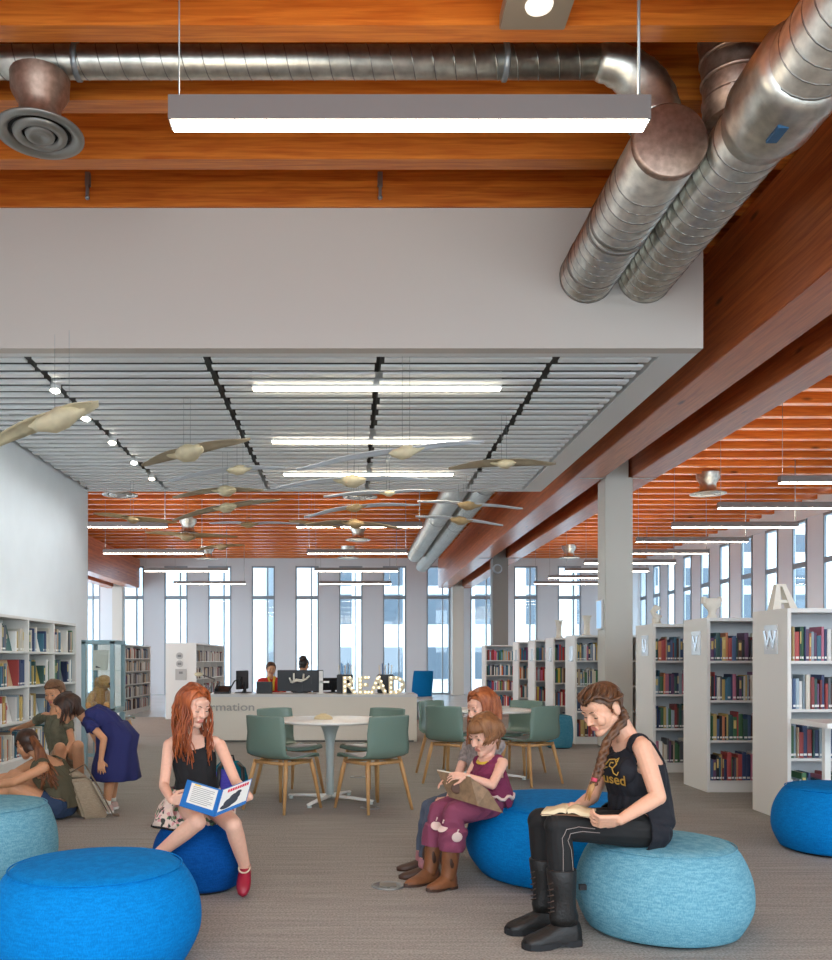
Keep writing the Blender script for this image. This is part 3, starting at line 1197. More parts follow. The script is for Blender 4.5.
# reflecting sign holders on the ends and white paper sculptures on top
paper = mat('paper_white', (232, 226, 212), .75)
silver_letter = mat('silver_letter', (236, 238, 240), .15, metal=.6)
for (y, x, ch, lab) in ((6.9, XS, 'W', 'clear sign holder with a silver W on the nearest stack end'), (8.45, XS, 'V', 'clear sign holder with a silver V on the second stack end'),
                        (9.93, XS - .01, 'U', 'clear sign holder with a silver U on the third stack end')):
    o = thing('sign_holder', lab, 'sign', (x - .001, y + .26, 1.32), 0, 'clear sign holders')
    m = MB(); m.box(-.008, 0, -.11, .11, 0, .235)
    m.build('plate', acrylic, o)
    me = text_mesh(ch, .2, .003, .006)
    w = max(v.co.x for v in me.vertices)
    me.transform(Matrix.Rotation(-PI / 2, 4, 'Z') @ Matrix.Rotation(PI / 2, 4, 'X') @ Matrix.Translation((-w / 2, 0, 0)))
    me.materials.append(silver_letter)
    t = link('letter', me, o)
    t.location = (-.011, 0, .05)
for (y, x) in ((13.3, XS - .03), (14.85, XS), (16.45, XS + .02), (18.1, XS + .03)):
    o = thing('sign_holder', 'clear sign holder on the end of the %s stack beyond the column' % {13.3: 'first', 14.85: 'second', 16.45: 'third', 18.1: 'fourth'}[y], 'sign', (x - .001, y + .2, 1.25), 0, 'clear sign holders')
    m = MB(); m.box(-.008, 0, -.1, .1, 0, .235)
    m.build('plate', acrylic, o)
    m = MB(); m.box(-.03, -.008, -.1, .1, 0, .02)
    m.build('lip', acrylic, o)

o = thing('paper_sculpture', 'white folded paper sculpture shaped like an A on the nearest stack', 'sculpture', (3.30 + .26, 7.25, 1.68), 0, 'white sculptures on the stacks')
m = MB()
m.hexa([(-.10, -.05, 0), (-.03, -.05, 0), (-.03, .05, 0), (-.10, .05, 0), (-.06, -.03, .205), (-.03, -.03, .205), (-.03, .03, .205), (-.06, .03, .205)])
m.hexa([(.05, -.05, 0), (.11, -.05, 0), (.11, .05, 0), (.05, .05, 0), (-.015, -.03, .205), (.02, -.03, .205), (.02, .03, .205), (-.015, .03, .205)])
m.build('leg_fold', paper, o)
m = MB(); m.box(-.06, .07, -.035, .035, .06, .085); m.box(-.06, .02, -.03, .03, .195, .215)
m.build('cross_fold', paper, o)
o = thing('paper_sculpture', 'white goblet shaped paper sculpture on the second stack', 'sculpture', (3.60, 8.75, 1.68), 0, 'white sculptures on the stacks')
m = MB(); m.lathe([(.05, 0), (.05, .02), (.035, .05), (.045, .09), (.085, .13), (.088, .2), (.07, .205), (.06, .15), (.002, .13)], seg=20, sy=.7)
m.build('cup', paper, o)
m = MB(); m.box(-.10, -.06, -.03, .03, .15, .22, .006); m.box(.06, .09, -.03, .03, .16, .22, .006)
m.build('side_fold', paper, o)
o = thing('paper_sculpture', 'small white curled paper sculpture on the third stack', 'sculpture', (3.55, 10.2, 1.68), 0, 'white sculptures on the stacks')
m = MB(); m.tube([(-.04, 0, .045), (.03, 0, .055), (.04, 0, .08), (-.02, 0, .11), (-.04, 0, .15), (.0, 0, .2), (.045, 0, .19)], [.035, .04, .036, .034, .036, .038, .02], 10)
m.build('curl', paper, o)
m = MB(); m.box(-.055, .055, -.04, .04, 0, .02, .004)
m.build('base', paper, o)
for (y, x, lab) in ((13.45, 3.62, 'white flared paper vase on the stack behind the white column'), (14.95, 3.55, 'white flared paper vase on the second stack beyond the column')):
    o = thing('paper_vase', lab, 'sculpture', (x, y, 1.65), 0, 'white paper vases')
    m = MB(); m.lathe([(.055, 0), (.045, .05), (.042, .18), (.06, .27), (.075, .30), (.06, .30), (.002, .2)], seg=20)
    m.build('vase_body', paper, o)
    m = MB(); m.lathe([(.07, 0), (.07, .012), (.001, .014)], seg=20)
    m.build('foot', paper, o)
MASS_END = None

# a white table pulled up to the nearest stack at the right edge
o = thing('side_table', 'white square side table at the right edge in front of the nearest stack', 'table', (3.74, 6.42, 0))
m = MB(); m.box(-.40, .36, -.26, .26, .79, .826, .004)
m.build('table_top', white_top, o)
for sx in (-.14, .32):
    for sy in (-.23, .23):
        m = MB(); m.box(sx - .022, sx + .022, sy - .022, sy + .022, 0, .79)
        m.build('leg', white_top, o)

# ------------------------------------------------------------------ picture book shelves along the left wall
LX, LB = -3.65, -3.955
LZ = [.19, .59, .985, 1.37]
LTOP = 1.755
o = thing('picture_book_shelves', 'long white picture book shelves along the left wall', 'bookcase', (LB + .15, 8.2, 0))
ydv = [11.72 - .86 * k for k in range(7)]
y0 = ydv[-1]
m = MB(); m.box(LB, LB + .012, y0, 11.72, .1, LTOP)
m.build('back_panel', back_paint, o, True)
m = MB(); m.box(LB, LX, y0, 11.72, LTOP - .03, LTOP)
m.build('top_panel', shelf_paint, o, True)
m = MB(); m.box(LB, LX - .03, y0, 11.72, 0, .06)
m.build('kick_board', base_black, o, True)
for z in LZ:
    m = MB(); m.box(LB + .012, LX + (.06 if z < .3 else 0), y0, 11.72, z - (.1 if z < .3 else .025), z, .003)
    m.build('shelf', shelf_paint, o, True)
for y in ydv:
    m = MB(); m.box(LB + .012, LX, y - .014, y + .014, .06, LTOP - .03)
    m.build('upright', case_paint, o, True)
LP = [9, 8, 13, 16, 14, 9, 8, 1, 2, 17, 6, 5, 4, 7]
fm = mat('cover_art', (220, 220, 220), .4, objcol=True)
art_yellow = mat('art_yellow', (232, 196, 60), .5)
art_blue = mat('art_blue', (40, 110, 170), .5)
art_red = mat('art_red', (198, 50, 60), .5)
art_dark = mat('art_dark', (50, 56, 66), .5)
art_sand = mat('art_sand', (206, 190, 160), .5)
DISP = {(0, 0): ('cream', 8, art_dark), (0, 1): ('grey', 16, art_dark), (1, 0): ('white', 9, art_dark), (1, 1): ('yellow', 6, art_blue), (2, 1): ('tan', 13, art_dark), (2, 2): ('white', 9, art_red), (0, 2): ('maroon', 0, art_sand),
        (1, 2): ('white', 9, art_blue), (2, 0): ('dark teal', 4, art_sand), (0, 3): ('pale blue', 14, art_yellow)}
BAYN = ['far end bay', 'middle bay', 'front bay']
for bay in range(6):
    ya, yb = ydv[bay + 1] + .02, ydv[bay] - .02
    for k, z in enumerate(reversed(LZ)):
        hmax = .30
        y = ya
        i = 0
        dsp = DISP.get((bay, k))
        while y < yb - .03:
            if dsp and y > ya + .30:
                wv = .24
                if y + wv > yb:
                    break
                q = thing('display_book', '%s picture book shown cover out, %s shelf, %s' % (dsp[0], ROWN[k], BAYN[bay]), 'book', (LX - .05, y + wv / 2, z + .001), 0, 'picture books shown cover out')
                m = MB(); m.hexa([(-.05, -wv / 2, 0), (-.032, -wv / 2, 0), (-.032, wv / 2, 0), (-.05, wv / 2, 0), (-.115, -wv / 2, .285), (-.097, -wv / 2, .285), (-.097, wv / 2, .285), (-.115, wv / 2, .285)])
                cv = m.build('cover', fm, q)
                cv.color = lin(BC[dsp[1]])
                m = MB()
                sl = -.065 / .285
                for (c0, z0, rr) in ((-.03, .10, .045), (.04, .15, .03), (0, .2, .035)):
                    m.ball((-.031 + sl * z0, c0, z0), (.004, rr, rr * 1.2), 10, 6)
                m.build('cover_picture', dsp[2], q)
                y += wv + .01
                dsp = None
                continue
            w = rnd.choice((.03, .034, .04, .045, .06))
            h = min(hmax, rnd.choice((.22, .25, .27, .29)))
            ci = rnd.choice(LP)
            d = .2
            if y + w > yb:
                break
            if (bay in (1, 2) and k < 3 or bay == 0 and k < 2 or bay == 2) and y + w < yb:
                i += 1
                lab = '%s picture book, %s from left, %s shelf, %s' % (BN[ci], ORD[min(i - 1, 24)], ROWN[k], BAYN[bay])
                place_book(LX - .02 - rnd.uniform(0, .03), y + w / 2, z + .0005, max(w, .03) if w < .02 else w, d, h, PI / 2, ci, lab, 'books in the left wall shelves', 0, rnd.randrange(6))
                nb[0] += 1
                y += (max(w, .03) if w < .02 else w) + .0015
            else:
                mass_book(LX - .02 - d, LX - .03, y, y + w, z + .0005, h, ci)
                y += w + .0015
print('individual books', nb)


# ------------------------------------------------------------------ the farther low shelves on the left
def side_case(label, x0, x1, y0, y1, z1, nsh):
    """double sided case running away from the camera, books facing the middle of the hall"""
    o = thing('bookcase', label, 'bookcase', ((x0 + x1) / 2, y0, 0), 0, 'low bookcases on the left')
    m = MB(); m.box(x0, x1, y0, y0 + .03, 0, z1, .002); m.build('end_panel', case_paint, o, True)
    m = MB(); m.box(x0, x1, y1 - .03, y1, 0, z1, .002); m.build('end_panel', case_paint, o, True)
    m = MB(); m.box(x0, x1, y0 + .03, y1 - .03, z1 - .03, z1); m.build('top_panel', shelf_paint, o, True)
    xm = (x0 + x1) / 2
    m = MB(); m.box(xm - .006, xm + .006, y0 + .03, y1 - .03, .1, z1 - .03); m.build('back_panel', back_paint, o, True)
    m = MB(); m.box(x0 + .01, x1 - .01, y0 + .03, y1 - .03, 0, .09); m.build('plinth', case_paint, o, True)
    for i in range(nsh):
        z = .11 + i * (z1 - .13) / nsh
        m = MB(); m.box(x0 + .004, x1 - .004, y0 + .03, y1 - .03, z - .02, z); m.build('shelf', shelf_paint, o, True)
        y = y0 + .06
        while y < y1 - .1:
            w = rnd.choice((.016, .02, .03, .04))
            if abs(((y + w / 2 - y0) % .95) - .015) < .04 + w / 2 or y + w > y1 - .05:
                y += .02
                continue
            mass_book(x1 - .2, x1 - .02 - rnd.uniform(0, .02), y, y + w, z + .0005, min((z1 - .13) / nsh - .05, rnd.choice((.19, .21, .22, .24))), rnd.choice((8, 9, 16, 14, 2, 0, 13, 12, 9, 11)))
            y += w + .002 + (.05 if rnd.random() < .06 else 0)
    ny = y0 + .95
    while ny < y1 - .4:
        m = MB(); m.box(x0 + .004, x1 - .002, ny, ny + .03, .09, z1 - .03); m.build('upright', case_paint, o, True)
        ny += .95
    return o


side_case('white double-sided bookcase with a blank end behind the red-haired girl', -3.96, -3.30, 18.9, 23.0, 1.64, 4)
side_case('long white bookcase beyond the glass display case on the left', -5.75, -5.1, 19.7, 22.5, 1.63, 5)
tag(MASS.build('book_rows', None), 'rows of further books filling the more distant and hidden shelves', 'books', None, 'stuff')
for k, (dx, z) in enumerate(((.30, 1.36), (.30, 1.19), (.33, 1.0))):
    o = thing('end_sign', ('round grey sign, topmost on the bookcase end behind the girl', 'round grey sign, middle on the bookcase end behind the girl', 'grey notice sheet, lowest on the bookcase end behind the girl')[k], 'sign', (-3.96 + dx, 18.898, z))
    m = MB()
    if k < 2:
        m.cyl((0, 0, 0), (0, -.012, 0), .075, seg=24)
    else:
        m.box(-.12, .12, -.01, 0, -.16, .08)
    m.build('sign_plate', mat('sign_grey', (182, 178, 172), .5), o)
    m = MB(); m.box(-.04, .04, -.016, -.011, -.025, .025)
    m.build('sign_symbol', mat('sign_dark', (120, 118, 116), .5), o)
# ------------------------------------------------------------------ information desk and what stands on it
desk_paint = mat('desk_cream', (226, 217, 203), .45)
desk_top_m = mat('desk_top', (214, 212, 210), .3)
o = thing('information_desk', 'long cream information desk across the middle of the hall', 'desk', (-.8, 13.6, 0))
m = MB(); m.box(-2.65, 1.035, 13.62, 13.66, .03, .70, .003)
fp = m.build('front_panel', desk_paint, o, True)
m = MB(); m.box(-2.65, -2.61, 13.66, 14.5, 0, .70); m.build('side_panel', desk_paint, o, True)
m = MB(); m.box(.995, 1.035, 13.66, 14.5, 0, .70); m.build('side_panel', desk_paint, o, True)
m = MB(); m.box(-2.66, 1.045, 13.6, 14.55, .70, .74, .004); m.build('desk_top', desk_top_m, o, True)
m = MB(); m.box(-2.6, .99, 13.68, 13.72, 0, .06); m.build('kick_board', steel_dark, o, True)
me = text_mesh('information', .17, .008, .002)
w = max(v.co.x for v in me.vertices)
me.transform(Matrix.Translation((-2.50, 13.615, .49)) @ Matrix.Rotation(PI / 2, 4, 'X') @ Matrix.Diagonal((1.02 / w, 1, 1, 1)))
me.materials.append(mat('desk_lettering', (166, 160, 152), .35, metal=.4))
link('lettering', me, o, True)

black_plastic = mat('black_plastic', (26, 27, 31), .42)
screen_m = mat('screen_dark', (40, 46, 54), .2)
DT = .74


def monitor(label, x, y, w, h, z0, rz, group=None):
    o = thing('monitor', label, 'monitor', (x, y, DT), rz, group)
    m = MB(); m.box(-w / 2, w / 2, -.02, .02, z0, z0 + h, .006); m.box(-w * .25, w * .25, -.05, -.02, z0 + h * .25, z0 + h * .7, .01)
    m.build('screen_housing', black_plastic, o)
    m = MB(); m.box(-w / 2 + .015, w / 2 - .015, .02, .023, z0 + .015, z0 + h - .015)
    m.build('screen', screen_m, o)
    m = MB(); m.box(-.03, .03, -.06, -.035, .01, z0 + h * .4)
    m.build('stand_post', black_plastic, o)
    m = MB(); m.box(-.12, .12, -.12, .08, 0, .014, .004)
    m.build('stand_base', black_plastic, o)
    return o


monitor('wide black monitor seen from behind on the middle of the desk', -.80, 14.2, .74, .34, .03, 0)
monitor('smaller black monitor angled beside the letters on the desk', -.30, 14.40, .34, .20, .04, .5)
monitor('thin dark monitor seen edge on near the left end of the desk', -1.75, 14.3, .4, .3, .06, 1.25)

o = thing('desk_stand', 'slim white stand in front of the wide monitor', 'stand', (-.46, 13.95, DT))
m = MB(); m.box(-.03, .03, -.02, .02, .012, .36, .004); m.build('post', white_top, o)
m = MB(); m.box(-.02, .13, -.02, .02, .17, .20); m.build('arm', white_top, o)
m = MB(); m.box(-.06, .06, -.06, .06, 0, .012, .003); m.build('base', white_top, o)
o = thing('toy_hand', 'white waving toy hands stuck on the wide monitor', 'toy', (-.80, 14.10, DT + .25))
m = MB(); m.tube([(-.14, 0, -.08), (-.06, 0, -.04), (.02, -.02, -.05), (.1, 0, -.02)], [.03, .045, .04, .02], 10, flat=.6); m.build('palm', paper, o)
for k, (a, b) in enumerate((((-.14, 0, -.08), (-.17, -.01, .0)), ((-.1, 0, -.06), (-.1, -.01, .07)), ((.05, 0, -.03), (.06, -.01, .06)), ((.1, 0, -.02), (.15, -.01, .03)))):
    m = MB(); m.tube([a, b], [.018, .012], 8); m.build('finger', paper, o)
o = thing('black_box', 'small black box left of the wide monitor on the desk', 'box', (-1.36, 14.0, DT))
m = MB(); m.box(-.12, .12, -.08, .08, 0, .17, .006); m.build('box_body', black_plastic, o)
m = MB(); m.box(-.122, .122, -.082, .082, .17, .185, .004); m.build('lid', black_plastic, o)

for x, lab in ((-.08, 'black pencil holder behind the letter R on the desk'), (.57, 'black pencil holder behind the letter D on the desk')):
    o = thing('pencil_holder', lab, 'pencil holder', (x, 14.15, DT), 0, 'black pencil holders')
    m = MB(); m.box(-.13, .13, -.1, .1, 0, .30, .01); m.build('cup', black_plastic, o)
    for k in range(5):
        m = MB(); a = -.09 + .045 * k
        m.cyl((a, 0, .29), (a * 1.15, .02, .45 + .03 * (k % 2)), .008, seg=6)
        m.build('pencil', (paper, art_blue, paper, alu, paper)[k], o)

bulb_m = mat('marquee_bulb', (255, 240, 206), .3, emit=.9)
letter_m = mat('marquee_letter', (214, 204, 180), .5)
LX0 = {'R': -.13, 'E': .11, 'A': .32, 'D': .59}
for ch in 'READ':
    o = thing('marquee_letter', 'standing marquee letter %s with little bulbs on the desk' % ch, 'letter', (LX0[ch], 13.8, DT), 0, 'marquee letters on the desk')
    me = text_mesh(ch, .37, .035, .012)
    mn = min(v.co.y for v in me.vertices)
    me.transform(Matrix.Rotation(PI / 2, 4, 'X') @ Matrix.Translation((0, -mn, 0)))
    me.materials.append(letter_m)
    link('letter_body', me, o)
    pts = {'R': [(.05, .04), (.05, .11), (.05, .18), (.05, .24), (.13, .25), (.18, .19), (.12, .14), (.16, .08), (.2, .02)],
           'E': [(.05, .02), (.05, .09), (.05, .14), (.05, .2), (.05, .25), (.13, .25), (.18, .25), (.13, .14), (.13, .02), (.18, .02)],
           'A': [(.02, .02), (.05, .09), (.08, .16), (.11, .23), (.14, .26), (.17, .19), (.2, .12), (.23, .04), (.13, .09)],
           'D': [(.05, .02), (.05, .09), (.05, .17), (.05, .25), (.13, .25), (.19, .22), (.22, .14), (.19, .06), (.13, .02)]}[ch]
    for (a, b) in pts:
        m = MB(); m.ball((a, -.045, b + .01), .017, 10, 7)
        m.build('bulb', bulb_m, o)
        bpy.context.view_layer.objects
o = thing('desk_phone', 'dark desk phone with cables near the left end of the desk', 'phone', (-2.02, 13.95, DT))
m = MB(); m.hexa([(-.12, -.1, 0), (.12, -.1, 0), (.12, .1, 0), (-.12, .1, 0), (-.12, -.1, .03), (.12, -.1, .03), (.12, .1, .12), (-.12, .1, .12)]); m.build('phone_body', black_plastic, o)
m = MB(); m.tube([(-.09, -.09, .06), (-.09, 0, .12), (-.09, .1, .15)], [.028, .018, .028], 10); m.build('handset', black_plastic, o)
m = MB(); m.tube([(.1, -.02, .03), (.2, -.08, .2), (.28, -.02, .24), (.34, .0, .06), (.3, .05, .01)], .012, 8); m.build('cord', black_plastic, o)
o = thing('desk_lamp_arm', 'jointed tan and silver desk arm at the left of the desk', 'desk arm', (-2.30, 14.2, DT))
m = MB(); m.cyl((0, 0, 0), (0, 0, .02), .08, seg=20); m.build('base', steel_dark, o)
m = MB(); m.tube([(0, 0, .02), (.12, 0, .22)], .014, 8); m.tube([(.12, 0, .22), (-.1, -.05, .30)], .012, 8); m.build('arm', steel_dark, o)
m = MB(); m.ball((-.13, -.06, .3), (.07, .04, .035)); m.build('head', gull_cream, o)

# blue lounge chairs by the far windows
lounge_blue = fabric('lounge_blue', (0, 92, 150), (8, 110, 166))


def lounge(label, x, y, rz):
    o = thing('lounge_chair', label, 'chair', (x, y, 0), rz, 'blue lounge chairs')
    m = MB(); m.sheet([[(-.24, .30, .40), (0, .3, .39), (.24, .30, .40)], [(-.28, .1, .42), (0, .1, .4), (.28, .1, .42)], [(-.28, -.18, .40), (0, -.18, .38), (.28, -.18, .40)], [(-.26, -.27, .46), (0, -.28, .44), (.26, -.27, .46)]], .05)
    m.build('seat', mat('lounge_seat', (196, 208, 216), .35), o)
    m = MB(); m.sheet([[(-.21, -.24, .42), (0, -.27, .42), (.21, -.24, .42)], [(-.22, -.30, .65), (0, -.33, .65), (.22, -.30, .65)], [(-.22, -.37, .88), (0, -.39, .88), (.22, -.37, .88)], [(-.21, -.41, 1.04), (0, -.42, 1.04), (.21, -.41, 1.04)]], -.05)
    m.build('backrest', lounge_blue, o)
    m = MB(); m.cyl((0, 0, .03), (0, 0, .39), .03, seg=12); m.build('post', alu, o)
    for k in range(4):
        a = k * PI / 2 + PI / 4
        m = MB(); m.tube([(0, 0, .04), (.3 * math.cos(a), .3 * math.sin(a), .015)], [.022, .015], 8); m.build('foot', alu, o)
    return o


lounge('blue high-backed lounge chair beside the right end of the desk', 1.42, 18.6, 2.75)

# small display panel and speaker on the columns
o = thing('wall_screen', 'thin blue lit panel on the side of the white column', 'screen', (3.698, 12.97, 1.72))
m = MB(); m.box(-.03, 0, -.14, .14, 0, .44, .004); m.build('panel_frame', white_paint, o)
m = MB(); m.box(-.033, -.029, -.12, .12, .02, .42); m.build('panel_face', mat('panel_blue', (150, 190, 228), .25, emit=.35), o)
o = thing('column_speaker', 'round grey speaker near the top of the backlit steel column', 'speaker', (3.82, 22.798, H + 2.36))
m = MB(); m.cyl((0, 0, 0), (0, -.05, 0), .125, .115, 28); m.build('speaker_body', alu, o)
m = MB(); m.cyl((0, -.05, 0), (0, -.056, 0), .085, seg=24); m.build('speaker_grille', steel_dark, o)

# ------------------------------------------------------------------ glass display case with a plush toy
case_frame = mat('case_teal', (140, 166, 172), .4, metal=.2)
cx0, cx1, cy0, cy1 = -3.13, -2.75, 10.25, 10.78
o = thing('display_case', 'teal framed glass display case beside the end of the left shelves', 'display case', ((cx0 + cx1) / 2, cy0, 0))
m = MB()
for x in (cx0, cx1 - .045):
    for y in (cy0, cy1 - .045):
        m.box(x, x + .045, y, y + .045, .68, 1.49)
for z in (.66, 1.46):
    m.box(cx0, cx1, cy0, cy0 + .045, z, z + .045); m.box(cx0, cx1, cy1 - .045, cy1, z, z + .045)
    m.box(cx0, cx0 + .045, cy0 + .045, cy1 - .045, z, z + .045); m.box(cx1 - .045, cx1, cy0 + .045, cy1 - .045, z, z + .045)
m.build('frame', case_frame, o, True)
m = MB(); m.box(cx0 + .02, cx1 - .02, cy0 + .02, cy1 - .02, .64, .68); m.build('floor_board', case_frame, o, True)
for (a, b, c, d) in ((cx0 + .045, cx1 - .045, cy0 + .02, cy0 + .026), (cx0 + .045, cx1 - .045, cy1 - .026, cy1 - .02), (cx0 + .02, cx0 + .026, cy0 + .045, cy1 - .045), (cx1 - .026, cx1 - .02, cy0 + .045, cy1 - .045)):
    m = MB(); m.box(a, b, c, d, .705, 1.46); m.build('glass_side', case_glass, o, True)
m = MB(); m.box(cx0 + .03, cx1 - .03, cy0 + .03, cy1 - .03, 1.14, 1.148); m.build('glass_shelf', case_glass, o, True)
for x in (cx0 + .03, cx1 - .03):
    for y in (cy0 + .03, cy1 - .03):
        m = MB(); m.box(x - .03, x + .03, y - .03, y + .03, 0, .64); m.build('leg', case_frame, o, True)
m = MB(); m.box(cx0 + .05, cx1 - .05, cy0 + .04, cy0 + .06, .14, .18); m.box(cx0 + .05, cx1 - .05, cy1 - .06, cy1 - .04, .14, .18); m.build('stretcher', case_frame, o, True)
plush = fabric('plush_tan', (190, 136, 80), (214, 166, 108), scale=120, bump=.8, sheen=.4)
bx, by, bz = -2.95, 10.47, .682
o = thing('plush_dog', 'tan plush dog sitting inside the glass display case', 'plush toy', (bx, by, bz))
m = MB(); m.ball((0, .02, .13), (.12, .10, .13)); m.ball((-.02, .0, .22), (.09, .08, .08)); m.build('body', plush, o)
m = MB(); m.ball((.03, -.02, .33), (.09, .09, .085)); m.ball((.085, -.07, .30), (.055, .06, .045)); m.build('head', plush, o)
m = MB(); m.ball((.12, -.11, .31), .016, 8, 6); m.build('nose', black_plastic, o)
for s in (-1, 1):
    m = MB(); m.ball((.02 + s * .08, .0, .31), (.03, .04, .075)); m.build('ear', plush, o)
    m = MB(); m.tube([(s * .09, -.04, .2), (s * .12, -.12, .1), (s * .11, -.16, .05)], [.045, .042, .038], 10); m.build('arm', plush, o)
    m = MB(); m.tube([(s * .08, -.02, .055), (s * .11, -.15, .05)], [.055, .05], 10); m.ball((s * .11, -.17, .055), (.05, .045, .055)); m.build('leg', plush, o)
m = MB(); m.ball((-.13, .02, .10), (.05, .07, .08)); m.build('tail', plush, o)
o = thing('picture_card', 'white picture card standing on the upper glass shelf of the display case', 'card', (-2.98, 10.5, 1.149))
m = MB(); m.slab([(-.1, .02, 0), (.1, -.03, 0), (.1, .03, .24), (-.1, .08, .24)], .004); m.build('card', paper, o)
m = MB(); m.slab([(-.06, .012, .03), (.06, -.016, .03), (.06, .032, .19), (-.06, .06, .19)], -.002); m.build('picture', art_dark, o)

# ------------------------------------------------------------------ bags on the floor
bag_m = fabric('bag_canvas', (148, 132, 110), (170, 154, 132), scale=300)
o = thing('shoulder_bag', 'beige canvas shoulder bag slumped behind the woman sitting on the floor', 'bag', (-2.16, 7.14, 0), .5)
m = MB()
m.hexa([(-.03, -.13, .0), (.17, -.14, 0), (.18, .12, 0), (-.03, .11, 0), (-.13, -.10, .32), (.02, -.13, .33), (.03, .12, .33), (-.13, .12, .34)])
m.hexa([(-.13, -.12, .34), (.02, -.13, .33), (.03, .12, .33), (-.13, .12, .34), (-.14, -.06, .40), (-.06, -.06, .39), (-.06, .06, .39), (-.14, .06, .40)])
bmesh.ops.bevel(m.bm, geom=list(m.bm.edges), offset=.018, segments=2, affect='EDGES')
m.build('bag_body', bag_m, o)
m = MB(); m.slab([(.035, -.142, .29), (.165, -.155, .04), (.175, -.02, .04), (.045, -.02, .29)], .012); m.build('flap', mat('bag_pale', (186, 172, 148), .8), o)
m = MB(); m.tube([(-.12, -.1, .38), (-.02, -.13, .44), (.09, -.17, .24), (.19, -.19, .03), (.25, -.12, .012)], .014, 8, flat=.4); m.build('strap', mat('bag_strap', (112, 96, 78), .7), o)
o = thing('backpack', 'teal and violet backpack on the carpet behind the red-haired girl', 'bag', (-1.06, 7.75, 0), .2)
m = MB(); m.lathe([(.02, 0), (.15, .01), (.17, .1), (.165, .22), (.14, .32), (.08, .38), (.01, .39)], seg=28, sy=.7); m.build('bag_body', fabric('pack_teal', (10, 92, 110), (20, 110, 128)), o)
m = MB(); m.lathe([(.02, .02), (.11, .03), (.12, .12), (.1, .2), (.02, .24)], c=(-.06, -.08, .08), seg=24, sy=.5); m.build('front_pocket', fabric('pack_violet', (72, 66, 166), (90, 84, 184)), o)
for s in (-1, 1):
    m = MB(); m.tube([(s * .07, -.06, .37), (s * .1, -.17, .34), (s * .11, -.16, .16), (s * .12, -.08, .05)], .018, 8, flat=.4); m.build('strap', black_plastic, o)
m = MB(); m.tube([(-.04, 0, .38), (-.03, 0, .43), (.03, 0, .43), (.04, 0, .38)], .009, 8); m.build('handle', black_plastic, o)
# ------------------------------------------------------------------ people: one continuous body each, clothes and hair as its children
def skin(name, c):
    m = mat(name, c, .5, spec=.4, sss=.12, noise=(60, .96, 1.04))
    return m


lip_m = mat('lips', (196, 122, 108), .45)
eye_white = mat('eye_white', (226, 222, 214), .3)
eye_dark = mat('eye_dark', (48, 36, 30), .3)


